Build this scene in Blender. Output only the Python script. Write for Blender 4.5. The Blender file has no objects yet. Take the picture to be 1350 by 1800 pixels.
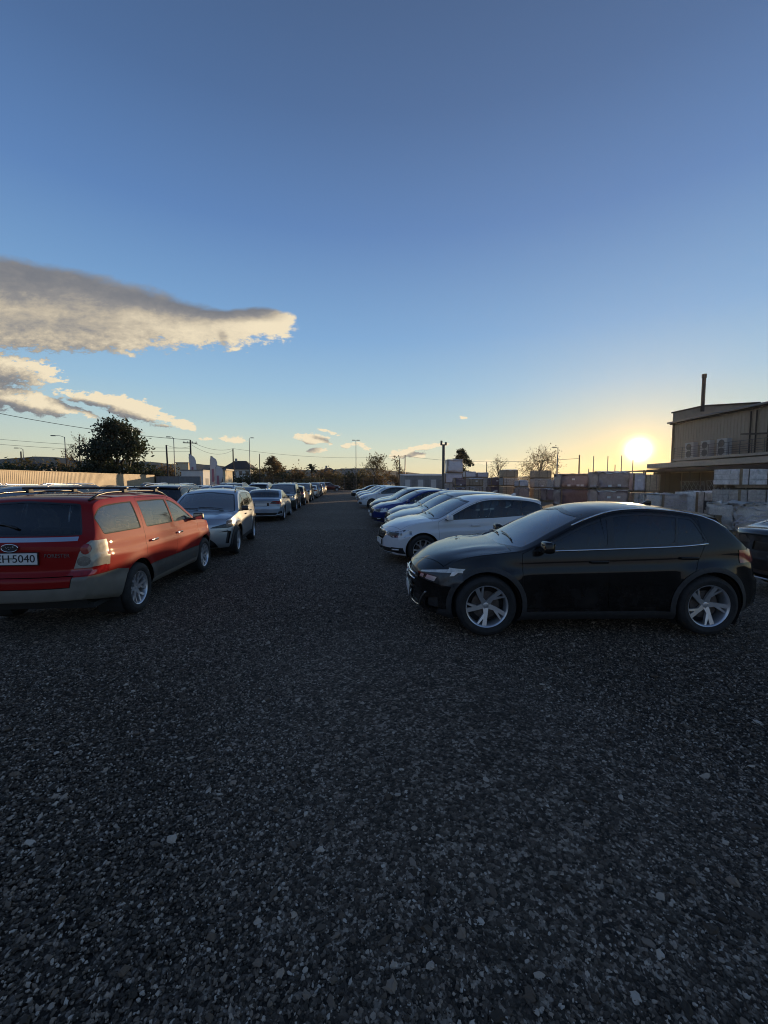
import bpy, bmesh, math, random
from mathutils import Vector, Matrix
import numpy as np
rnd = random.Random(7)
rad = math.radians
sc = bpy.context.scene
COL = sc.collection

# ------------------------------------------------------------------ camera, sky, sun, exposure
FPX, CAM_H = 722.0, 1.76
PSI, THE = math.atan(70/FPX), math.atan(53/FPX)
cam = bpy.data.cameras.new('camera'); cam_o = bpy.data.objects.new('camera', cam); COL.objects.link(cam_o)
sc.camera = cam_o
cam.lens = FPX/1800*36; cam.clip_start = .05; cam.clip_end = 8000
cam_o.location = (0, 0, CAM_H); cam_o.rotation_euler = (rad(90)-THE, 0, -PSI)
SUN_AZ, SUN_EL = rad(37.1), rad(3.74)
SUN_D = Vector((math.sin(SUN_AZ)*math.cos(SUN_EL), math.cos(SUN_AZ)*math.cos(SUN_EL), math.sin(SUN_EL)))
sl = bpy.data.lights.new('sun', 'SUN'); sl.energy = 4.6; sl.angle = rad(.55); sl.color = (1, .70, .38)
so = bpy.data.objects.new('sun', sl); COL.objects.link(so)
so.rotation_euler = SUN_D.to_track_quat('Z', 'Y').to_euler(); so.location = (40, 50, 30)
sc.view_settings.view_transform = 'Standard'; sc.view_settings.look = 'None'
sc.view_settings.exposure = 0; sc.view_settings.gamma = 1
sc.render.engine = 'CYCLES'
sc.cycles.use_denoising = True; sc.cycles.pixel_filter_type = 'BLACKMAN_HARRIS'; sc.cycles.filter_width = 1.05
sc.cycles.max_bounces = 8; sc.cycles.transparent_max_bounces = 16
sc.cycles.sample_clamp_indirect = 6

CF = Vector((math.sin(PSI)*math.cos(THE), math.cos(PSI)*math.cos(THE), -math.sin(THE)))
CR = Vector((math.cos(PSI), -math.sin(PSI), 0)); CU = CR.cross(CF)
def ray(px, py): return CF + CR*((px-675)/FPX) + CU*((900-py)/FPX)
def P(px, py, dep): return Vector((0, 0, CAM_H)) + ray(px, py)*dep      # survey: point seen in direction px,py at a depth
def G(px, py, z=0):
    r = ray(px, py); return Vector((0, 0, CAM_H)) + r*((z-CAM_H)/r.z)

# node helper: sockets with arithmetic
class S:
    def __init__(s, nt, k): s.nt, s.k = nt, k
    def _m(s, op, *a, clamp=False):
        n = s.nt.nodes.new('ShaderNodeMath'); n.operation = op; n.use_clamp = clamp
        for i, v in enumerate((s,)+a):
            if isinstance(v, S): s.nt.links.new(v.k, n.inputs[i])
            else: n.inputs[i].default_value = v
        return S(s.nt, n.outputs[0])
    def __add__(s, o): return s._m('ADD', o)
    def __radd__(s, o): return s._m('ADD', o)
    def __sub__(s, o): return s._m('SUBTRACT', o)
    def __rsub__(s, o): return (s*-1)+o
    def __mul__(s, o): return s._m('MULTIPLY', o)
    def __rmul__(s, o): return s._m('MULTIPLY', o)
    def __truediv__(s, o): return s._m('DIVIDE', o)
    def mx(s, o): return s._m('MAXIMUM', o)
    def mn(s, o): return s._m('MINIMUM', o)
    def pw(s, o): return s._m('POWER', o)
    def exp(s): return s._m('EXPONENT')
    def ss(s, a, b):
        n = s.nt.nodes.new('ShaderNodeMapRange'); n.interpolation_type = 'SMOOTHSTEP'
        s.nt.links.new(s.k, n.inputs[0]); n.inputs[1].default_value = a; n.inputs[2].default_value = b
        return S(s.nt, n.outputs[0])
def ramp(nt, fac, stops, interp='LINEAR'):
    n = nt.nodes.new('ShaderNodeValToRGB'); n.color_ramp.interpolation = interp
    e = n.color_ramp.elements
    while len(e) < len(stops): e.new(.5)
    for q, (p, c) in zip(e, stops): q.position = p; q.color = (*c, 1) if len(c) == 3 else c
    nt.links.new(fac.k if isinstance(fac, S) else fac, n.inputs[0])
    return n.outputs[0]
def cmix(nt, f, a, b, mode='MIX'):
    n = nt.nodes.new('ShaderNodeMix'); n.data_type = 'RGBA'; n.blend_type = mode
    for i, v in ((0, f), (6, a), (7, b)):
        if isinstance(v, S): v = v.k
        if isinstance(v, (int, float)): n.inputs[i].default_value = v
        elif isinstance(v, tuple): n.inputs[i].default_value = (*v[:3], 1)
        else: nt.links.new(v, n.inputs[i])
    return n.outputs[2]
def noise(nt, vec, scale, detail=4, rough=.55, dist=0, out=0):
    n = nt.nodes.new('ShaderNodeTexNoise'); n.inputs['Scale'].default_value = scale
    n.inputs['Detail'].default_value = detail; n.inputs['Roughness'].default_value = rough
    n.inputs['Distortion'].default_value = dist
    if vec is not None: nt.links.new(vec, n.inputs['Vector'])
    return S(nt, n.outputs[out])
def lin(r, g, b):
    f = lambda v: (v/255/12.92) if v < 11 else ((v/255+.055)/1.055)**2.4
    return (f(r), f(g), f(b))

def build_world():
    w = bpy.data.worlds.new('World'); sc.world = w; w.use_nodes = True
    nt = w.node_tree; bg = nt.nodes['Background']
    tc = nt.nodes.new('ShaderNodeTexCoord'); sep = nt.nodes.new('ShaderNodeSeparateXYZ')
    nt.links.new(tc.outputs['Generated'], sep.inputs[0])
    X, Y, Z = (S(nt, sep.outputs[i]) for i in range(3))
    el = Z.mx(-.02)._m('ARCSINE')*(180/math.pi)          # elevation in degrees
    # clear evening air: colour against elevation
    stops = [(-1, (226, 206, 158)), (1.2, (222, 212, 172)), (4.5, (203, 214, 196)), (8, (176, 204, 210)), (12, (151, 190, 217)),
             (18.5, (122, 167, 211)), (30, (88, 129, 183)), (40, (70, 105, 153)), (50, (58, 88, 130)), (88, (38, 60, 98))]
    base = ramp(nt, (el+1)/90, [((e+1)/90, lin(*c)) for e, c in stops])
    sky = nt.nodes.new('ShaderNodeTexSky'); sky.sky_type = 'NISHITA'; sky.sun_disc = False
    sky.sun_elevation = SUN_EL; sky.sun_rotation = SUN_AZ; sky.dust_density = .15; sky.ozone_density = 3
    # angle from the sun in degrees
    dt = nt.nodes.new('ShaderNodeVectorMath'); dt.operation = 'DOT_PRODUCT'
    nt.links.new(tc.outputs['Generated'], dt.inputs[0]); dt.inputs[1].default_value = SUN_D
    th = S(nt, dt.outputs['Value']).mn(1.0)._m('ARCCOSINE')*(180/math.pi)
    # wide brightening on the sun side
    side = ((th*-1/40).exp())*.11
    c = cmix(nt, side, base, lin(238, 226, 214))
    low = ((el*-1/5.5).exp()).mn(1.1)
    anti = th.ss(60, 125)*((el*-1/24.).exp()).mn(1)          # the dusky band opposite the sun
    c = cmix(nt, anti*.85, c, lin(112, 120, 148))
    warm = ((th*th*-1/150.).exp())*low*.9
    c = cmix(nt, warm.mn(.8), c, lin(243, 196, 108))
    c = cmix(nt, 1.0, c, cmix(nt, 1.0, sky.outputs[0], (.004, .004, .005), 'MULTIPLY'), 'ADD')
    # clouds, in a gnomonic chart of the sky about +Y
    yy = Y.mx(.05); u, v = X/yy, Z/yy
    def uv(px, py): r = ray(px, py); return r.x/r.y, r.z/r.y
    comb = nt.nodes.new('ShaderNodeCombineXYZ')
    nt.links.new(u.k, comb.inputs[0]); nt.links.new((v*1.9).k, comb.inputs[1])
    vec = comb.outputs[0]
    n_lo = noise(nt, vec, 3.2, 3, .5); n_hi = noise(nt, vec, 13, 8, .62, .4); n_mid = noise(nt, vec, 8, 3, .5); n_f = noise(nt, vec, 48, 6, .66)
    def blobfield(uu, vv, blobs):
        f = None
        for (px, py, rx, ry, rot, st) in blobs:
            a, b = uv(px, py); co, si = math.cos(rot), math.sin(rot)
            du, dv = uu-a, vv-b
            p = (du*co+dv*si)/(rx/FPX); q = (dv*co-du*si)/(ry/FPX)
            g = (1-(p*p+q*q))*st
            f = g if f is None else f._m('SMOOTH_MAX', g, .35)
        return f
    big = [(60, 532, 330, 62, -.10, 1.1), (270, 560, 190, 40, -.12, 1), (400, 570, 110, 27, -.03, .95), (462, 568, 52, 27, .05, 1), (120, 588, 200, 30, .0, .8),
           (-160, 520, 300, 75, 0, 1.1), (36, 468, 36, 5, -.2, .35), (412, 610, 11, 6, 0, .45), (215, 620, 24, 5, -.5, .4)]
    low_ = [(-20, 650, 105, 34, -.05, 1), (30, 705, 105, 20, -.2, 1), (120, 722, 48, 9, -.2, .8), (-60, 690, 80, 40, 0, 1),
            (178, 702, 70, 14, -.14, 1), (245, 724, 70, 17, -.3, 1), (322, 743, 24, 8, -.3, .8)]
    small = [(415, 769, 24, 8, -.2, .75), (548, 773, 30, 9, -.1, .8), (552, 791, 18, 5, 0, .7), (580, 760, 20, 4, -.2, .55),
             (606, 782, 14, 6, 0, .7), (630, 782, 22, 6, -.3, .7), (705, 798, 26, 6, .1, .8), (745, 787, 46, 5, .22, .7), (730, 800, 20, 6, 0, .7),
             (852, 812, 24, 6, 0, .7), (816, 737, 8, 3, 0, .5), (372, 769, 12, 4, 0, .5), (230, 758, 24, 8, -.3, .5)]
    allb = big+low_+small
    wu, wv = u+(n_lo-.5)*.08, v+(n_mid-.5)*.035
    s0 = blobfield(wu, wv, allb); upk = v.ss(.26, .36); s1 = blobfield(wu+.026, wv+(.018-upk*.052), allb)
    low_edge = (s0-s1).ss(-.25, .6)                # underside and sunward side
    d0 = s0+(n_hi-.5)*(low_edge*1.3+.5+(1-upk)*1.2)+(n_f-.5)*(low_edge*.9+.15+(1-upk)*2.6)
    front = Y.ss(.05, .2)
    mask = d0.ss(-.04, .42)*front
    thick = s0.ss(.05, .85)
    lit = (s0-s1)*.66+.41+(n_hi-.5)*(.9-upk*.2)*(1-thick*.3)+(n_f-.5)*(1.0-upk*.7)+(1-thick)*.16
    hi = v.ss(.44, .60)                            # the tall cloud's upper body lies in its own shade
    lit = (lit*(1-hi*thick*.35)).ss(.05, 1.0)
    ccol = ramp(nt, lit, [(0, lin(120, 122, 128)), (.3, lin(146, 143, 141)), (.58, lin(192, 180, 160)), (1, lin(244, 228, 196))])
    c = cmix(nt, mask*.97, c, ccol)
    # the sun and its aureole
    disc = ((th*th*-1/.85).exp())*7.0
    aur = ((th*-1/1.7).exp())*.62+((th*-1/6.).exp())*.10
    def addcol(c, f, col):
        n = nt.nodes.new('ShaderNodeVectorMath'); n.operation = 'SCALE'; n.inputs[0].default_value = col
        nt.links.new(f.k, n.inputs['Scale'])
        m = nt.nodes.new('ShaderNodeVectorMath'); m.operation = 'ADD'
        nt.links.new(c, m.inputs[0]); nt.links.new(n.outputs[0], m.inputs[1]); return m.outputs[0]
    c = addcol(c, disc, (1, .92, .6)); c = addcol(c, aur, (1, .52, .10))
    nt.links.new(c, bg.inputs[0]); bg.inputs[1].default_value = 1.0
build_world()

# ------------------------------------------------------------------ object helpers
def link(name, me, parent=None, loc=None, mat=None):
    o = bpy.data.objects.new(name, me); COL.objects.link(o)
    if parent: o.parent = parent
    if loc is not None: o.location = loc
    if mat: me.materials.append(mat)
    return o
def tag(o, label=None, cat=None, group=None, kind=None):
    if label: o['label'] = label
    if cat: o['category'] = cat
    if group: o['group'] = group
    if kind: o['kind'] = kind
    return o
def thing(name, label, cat, loc=(0, 0, 0), rz=0, group=None):
    o = bpy.data.objects.new(name, None); COL.objects.link(o); o.location = loc; o.rotation_euler = (0, 0, rz)
    o.empty_display_size = .2
    return tag(o, label, cat, group)

class MB:
    """collects shapes for ONE mesh"""
    def __init__(s): s.v, s.f = [], []
    def add(s, v, f):
        n = len(s.v); s.v += [tuple(p) for p in v]; s.f += [tuple(i+n for i in q) for q in f]; return s
    def box(s, c, size, rz=0, rx=0, ry=0, taper=1.0):
        M = Matrix.Rotation(rz, 3, 'Z') @ Matrix.Rotation(ry, 3, 'Y') @ Matrix.Rotation(rx, 3, 'X')
        h = [k/2 for k in size]; vs = []
        for z in (-1, 1):
            t = taper if z > 0 else 1
            for x, y in ((-1, -1), (1, -1), (1, 1), (-1, 1)): vs.append(Vector(c)+M @ Vector((x*h[0]*t, y*h[1]*t, z*h[2])))
        return s.add(vs, [(3, 2, 1, 0), (4, 5, 6, 7), (0, 1, 5, 4), (1, 2, 6, 5), (2, 3, 7, 6), (3, 0, 4, 7)])
    def tube(s, pts, r, n=6, cap=True):
        pts = [Vector(p) for p in pts]; rs = r if isinstance(r, (list, tuple)) else [r]*len(pts)
        vs, fs = [], []
        for i, p in enumerate(pts):
            d = (pts[min(i+1, len(pts)-1)]-pts[max(i-1, 0)]).normalized()
            a = d.orthogonal().normalized() if abs(d.z) > .9 else d.cross(Vector((0, 0, 1))).normalized(); b = d.cross(a)
            for k in range(n):
                t = 2*math.pi*k/n; vs.append(p+(a*math.cos(t)+b*math.sin(t))*rs[i])
        for i in range(len(pts)-1):
            for k in range(n):
                fs.append((i*n+k, i*n+(k+1) % n, (i+1)*n+(k+1) % n, (i+1)*n+k))
        if cap: fs.append(tuple(range(n))[::-1]); fs.append(tuple((len(pts)-1)*n+k for k in range(n)))
        return s.add(vs, fs)
    def lathe(s, prof, n=24, axis='Y', c=(0, 0, 0)):
        """prof: list of (radius, height along axis)"""
        vs, fs = [], []; m = len(prof)
        for k in range(n):
            t = 2*math.pi*k/n; co, si = math.cos(t), math.sin(t)
            for (r, h) in prof:
                p = (r*co, h, r*si) if axis == 'Y' else ((r*co, r*si, h) if axis == 'Z' else (h, r*co, r*si))
                vs.append((p[0]+c[0], p[1]+c[1], p[2]+c[2]))
        for k in range(n):
            for i in range(m-1):
                a, b = k*m+i, ((k+1) % n)*m+i
                fs.append((a, a+1, b+1, b))
        return s.add(vs, fs)
    def prism(s, poly, M, h0, h1):
        """poly (a,b) in a plane, extruded h0..h1, M maps (a,b,h) to space"""
        n = len(poly); vs = [M(a, b, h0) for a, b in poly]+[M(a, b, h1) for a, b in poly]
        fs = [tuple(range(n))[::-1], tuple(range(n, 2*n))]+[(i, (i+1) % n, n+(i+1) % n, n+i) for i in range(n)]
        return s.add(vs, fs)
    def quad(s, a, b, c, d): return s.add([a, b, c, d], [(0, 1, 2, 3)])
    def mesh(s, name, smooth=False, angle=None, bevel=0, fixn=True):
        me = bpy.data.meshes.new(name); me.from_pydata(s.v, [], s.f)
        if fixn or bevel:
            bm = bmesh.new(); bm.from_mesh(me)
            if fixn: bmesh.ops.recalc_face_normals(bm, faces=bm.faces)
            if bevel: bmesh.ops.bevel(bm, geom=bm.edges[:], offset=bevel, segments=2, profile=.6, affect='EDGES', clamp_overlap=True)
            bm.to_mesh(me); bm.free()
        if smooth or angle: shade(me, angle)
        return me
    def build(s, name, mat, parent=None, loc=None, **k): return link(name, s.mesh(name, **k), parent, loc, mat)
def shade(me, angle=None):
    me.polygons.foreach_set('use_smooth', [True]*len(me.polygons))
    if angle is not None: me.set_sharp_from_angle(angle=rad(angle))

# ------------------------------------------------------------------ materials
MATS = {}
def pm(name, col=(.5, .5, .5), rough=.5, metal=0, coat=0, spec=.5, noise_amt=0, nscale=8, bump=0, bscale=40, coatr=.03, emit=None, dark=None, alpha=None):
    m = bpy.data.materials.new(name); m.use_nodes = True; nt = m.node_tree; b = nt.nodes['Principled BSDF']
    b.inputs['Base Color'].default_value = (*col, 1); b.inputs['Roughness'].default_value = rough
    b.inputs['Metallic'].default_value = metal; b.inputs['Coat Weight'].default_value = coat; b.inputs['Coat Roughness'].default_value = coatr
    b.inputs['Specular IOR Level'].default_value = spec
    tc = nt.nodes.new('ShaderNodeTexCoord').outputs['Object'] if (noise_amt or bump) else None
    if noise_amt:
        f = noise(nt, tc, nscale, 5, .6)
        d = tuple(max(0, c*(1-noise_amt)) for c in col) if dark is None else dark
        l = tuple(min(1, c*(1+noise_amt)) for c in col)
        nt.links.new(ramp(nt, f, [(.3, d), (.7, l)]), b.inputs['Base Color'])
        nt.links.new((f*.2+(rough-.1)).k, b.inputs['Roughness'])
    if bump:
        bn = nt.nodes.new('ShaderNodeBump'); bn.inputs['Strength'].default_value = bump; bn.inputs['Distance'].default_value = .02
        nt.links.new(noise(nt, tc, bscale, 4, .6).k, bn.inputs['Height']); nt.links.new(bn.outputs[0], b.inputs['Normal'])
    if emit: b.inputs['Emission Color'].default_value = (*emit, 1); b.inputs['Emission Strength'].default_value = 1
    MATS[name] = m; return m
def paint(name, col, metal=0.0, rough=.32, dust=.25, coat=1.0):
    """car paint: base under clear coat, dusty low down, dark lining on the inner side"""
    m = bpy.data.materials.new(name); m.use_nodes = True; nt = m.node_tree; b = nt.nodes['Principled BSDF']
    b.inputs['Metallic'].default_value = metal; b.inputs['Coat Weight'].default_value = 1; b.inputs['Specular IOR Level'].default_value = .08
    tc = nt.nodes.new('ShaderNodeTexCoord').outputs['Object']
    sp = nt.nodes.new('ShaderNodeSeparateXYZ'); nt.links.new(tc, sp.inputs[0])
    f = noise(nt, tc, 5, 6, .65); g = noise(nt, tc, 90, 3, .6)
    z = S(nt, sp.outputs[2])
    d = ((1-z.ss(.2, .75))*.75+.25)*f.ss(.35, .8)*(g*.8+.6)*dust
    geo = nt.nodes.new('ShaderNodeNewGeometry'); bf = S(nt, geo.outputs['Backfacing'])
    c = cmix(nt, d.mn(.9), (*col, 1), (.17, .15, .13)); c = cmix(nt, bf, c, (.015, .015, .016))
    nt.links.new(c, b.inputs['Base Color'])
    nt.links.new((d*.5+rough).k, b.inputs['Roughness'])
    nt.links.new(((d*.12+.02)).k, b.inputs['Coat Roughness'])
    nt.links.new(((1-bf)*(1-d*.6)*coat).k, b.inputs['Coat Weight'])
    return m
def glass_mat(name, tint=(.10, .12, .12), body=(.012, .014, .016), opaque=.35, ior=1.62):
    m = bpy.data.materials.new(name); m.use_nodes = True; nt = m.node_tree
    out = nt.nodes['Material Output']; nt.nodes.remove(nt.nodes['Principled BSDF'])
    tr = nt.nodes.new('ShaderNodeBsdfTransparent'); tr.inputs[0].default_value = (*tint, 1)
    df = nt.nodes.new('ShaderNodeBsdfDiffuse'); df.inputs[0].default_value = (*body, 1)
    gl = nt.nodes.new('ShaderNodeBsdfGlossy'); gl.inputs['Roughness'].default_value = .02; gl.inputs[0].default_value = (1, 1, 1, 1)
    tc = nt.nodes.new('ShaderNodeTexCoord').outputs['Object']
    nt.links.new((noise(nt, tc, 3, 5, .7).ss(.4, .8)*.10+.015).k, gl.inputs['Roughness'])
    fr = nt.nodes.new('ShaderNodeFresnel'); fr.inputs[0].default_value = ior
    m1 = nt.nodes.new('ShaderNodeMixShader'); m1.inputs[0].default_value = opaque
    nt.links.new(tr.outputs[0], m1.inputs[1]); nt.links.new(df.outputs[0], m1.inputs[2])
    m2 = nt.nodes.new('ShaderNodeMixShader'); nt.links.new(fr.outputs[0], m2.inputs[0])
    nt.links.new(m1.outputs[0], m2.inputs[1]); nt.links.new(gl.outputs[0], m2.inputs[2])
    nt.links.new(m2.outputs[0], out.inputs[0]); MATS[name] = m; return m
M = MATS
glass_mat('glass', (.40, .44, .43), opaque=.10)
glass_mat('glass_screen', (.30, .33, .33), (.42, .44, .45), .34, 2.3)  # pale body colour and high IOR imitate the whitish sky glare on windscreens
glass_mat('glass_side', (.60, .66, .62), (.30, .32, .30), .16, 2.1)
glass_mat('glass_dark', (.10, .11, .12), opaque=.45)
glass_mat('glass_clear', (.72, .78, .74), opaque=.08)
pm('trim_black', (.012, .012, .013), .35, coat=.3)
pm('plastic', (.03, .03, .032), .6, noise_amt=.3, nscale=30, bump=.15, bscale=300)
pm('plastic_grey', (.055, .054, .052), .55, noise_amt=.35, nscale=12)
pm('bumper_beige', (.165, .15, .125), .5, noise_amt=.15, nscale=5, coat=.25)
pm('rubber', (.022, .021, .021), .8, noise_amt=.5, nscale=14, bump=.3, bscale=120)
pm('alloy', (.62, .62, .64), .34, metal=.75, noise_amt=.06, nscale=12)
pm('alloy_dark', (.10, .10, .105), .4, metal=.8)
pm('chrome', (.75, .75, .76), .12, metal=1)
pm('brake', (.12, .10, .09), .5, metal=.7, noise_amt=.4, nscale=20)
pm('seat', (.035, .034, .036), .85, noise_amt=.3, nscale=20)
pm('seat_light', (.19, .18, .165), .85, noise_amt=.2, nscale=20)
pm('cabin', (.018, .018, .019), .8)
def lamp_mat(name, a, b, scale, metal=.35):
    m = bpy.data.materials.new(name); m.use_nodes = True; nt = m.node_tree; p = nt.nodes['Principled BSDF']
    tc = nt.nodes.new('ShaderNodeTexCoord').outputs['Object']; n = nt.nodes.new('ShaderNodeTexVoronoi'); n.inputs['Scale'].default_value = scale; nt.links.new(tc, n.inputs['Vector'])
    sp = nt.nodes.new('ShaderNodeSeparateColor'); nt.links.new(n.outputs['Color'], sp.inputs[0])
    nt.links.new(ramp(nt, S(nt, sp.outputs[0])*.7+S(nt, n.outputs['Distance'])*.6, [(.25, a), (.75, b)]), p.inputs['Base Color'])
    p.inputs['Metallic'].default_value = metal; p.inputs['Roughness'].default_value = .25; p.inputs['Coat Weight'].default_value = 1; MATS[name] = m
lamp_mat('lamp_clear', (.03, .033, .038), (.50, .53, .57), 16)
pm('tail_clear', (.34, .32, .27), .3, coat=1, noise_amt=.12, nscale=22)
pm('tail_inner', (.22, .21, .19), .25, metal=.4, coat=1, noise_amt=.25, nscale=30)
pm('lamp_dark', (.03, .032, .036), .3, coat=.25, noise_amt=.6, nscale=18)
pm('lamp_red', (.28, .012, .012), .15, coat=1, noise_amt=.3, nscale=30)
pm('lamp_amber', (.45, .20, .03), .15, coat=1)
pm('lamp_white', (.62, .60, .56), .15, coat=1, noise_amt=.25, nscale=24)
pm('plate_white', (.72, .72, .70), .4)
pm('ink', (.012, .012, .016), .5)
pm('plate_green', (.10, .16, .09), .5)
pm('plate_blue', (.02, .05, .30), .4)
pm('mirror_glass', (.6, .62, .64), .03, metal=1)
PAINTS = dict(black=paint('paint_black', (.006, .0055, .0055), 0, .25, .16, .75), white=paint('paint_white', (.70, .71, .72), 0, .3, .12),
    red=paint('paint_red', (.25, .007, .006), .0, .5, .05, .42), silver=paint('paint_silver', (.46, .48, .50), .75, .34, .14), blue=paint('paint_blue', (.010, .030, .17), .35, .3, .15),
    grey=paint('paint_grey', (.10, .10, .105), .6, .32, .2), beige=paint('paint_beige', (.42, .40, .35), .6, .35, .15),
    dark=paint('paint_dark', (.018, .020, .024), .4, .3, .2), maroon=paint('paint_maroon', (.09, .010, .012), .3, .3, .2),
    lightblue=paint('paint_light_blue', (.32, .38, .46), .6, .33, .15), green=paint('paint_green', (.02, .032, .028), .4, .3, .2), gold=paint('paint_gold', (.40, .33, .22), .6, .33, .15))

# ------------------------------------------------------------------ car builder
def pchip(keys):
    xs = [k[0] for k in keys]; ys = [k[1] for k in keys]; n = len(xs)
    h = [xs[i+1]-xs[i] for i in range(n-1)]; dl = [(ys[i+1]-ys[i])/h[i] for i in range(n-1)]
    m = [0]*n; m[0], m[-1] = dl[0], dl[-1]
    for i in range(1, n-1):
        if dl[i-1]*dl[i] > 0:
            w1, w2 = 2*h[i]+h[i-1], h[i]+2*h[i-1]; m[i] = (w1+w2)/(w1/dl[i-1]+w2/dl[i])
    def f(x):
        if x <= xs[0]: return ys[0]
        if x >= xs[-1]: return ys[-1]
        i = max(j for j in range(n-1) if xs[j] <= x)
        t = (x-xs[i])/h[i]; t2, t3 = t*t, t*t*t
        return ys[i]*(2*t3-3*t2+1)+m[i]*h[i]*(t3-2*t2+t)+ys[i+1]*(-2*t3+3*t2)+m[i+1]*h[i]*(t3-t2)
    return f
def hull(pts):
    pts = sorted(set((round(a, 5), round(b, 5)) for a, b in pts))
    def half(p):
        o = []
        for q in p:
            while len(o) > 1 and (o[-1][0]-o[-2][0])*(q[1]-o[-2][1])-(o[-1][1]-o[-2][1])*(q[0]-o[-2][0]) <= 1e-7: o.pop()
            o.append(q)
        return o[:-1]
    return half(pts)+half(pts[::-1])
def inset(poly, t):
    """shrink a convex CCW polygon by t"""
    n = len(poly); res = list(poly)
    for i in range(n):
        a, b = poly[i], poly[(i+1) % n]
        ex, ey = b[0]-a[0], b[1]-a[1]; l = math.hypot(ex, ey) or 1
        nx, ny = -ey/l, ex/l
        res = clip(res, (a[0]+nx*t, a[1]+ny*t), (nx, ny))
    return res
def clip(poly, p, n):
    """keep the side n points to"""
    out = []; k = len(poly)
    for i in range(k):
        a, b = poly[i], poly[(i+1) % k]
        da = (a[0]-p[0])*n[0]+(a[1]-p[1])*n[1]; db = (b[0]-p[0])*n[0]+(b[1]-p[1])*n[1]
        if da >= 0: out.append(a)
        if da*db < 0: t = da/(da-db); out.append((a[0]+(b[0]-a[0])*t, a[1]+(b[1]-a[1])*t))
    return out
def rnd_corners(poly, r, n=3):
    out = []; k = len(poly)
    for i in range(k):
        p, a, b = Vector(poly[i]), Vector(poly[i-1]), Vector(poly[(i+1) % k])
        ra = min(r, (a-p).length*.45); rb = min(r, (b-p).length*.45)
        q0, q1 = p+(a-p).normalized()*ra, p+(b-p).normalized()*rb
        for j in range(n+1):
            t = j/n; out.append(tuple(q0*(1-t)**2+p*2*t*(1-t)+q1*t*t))
    return out

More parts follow.
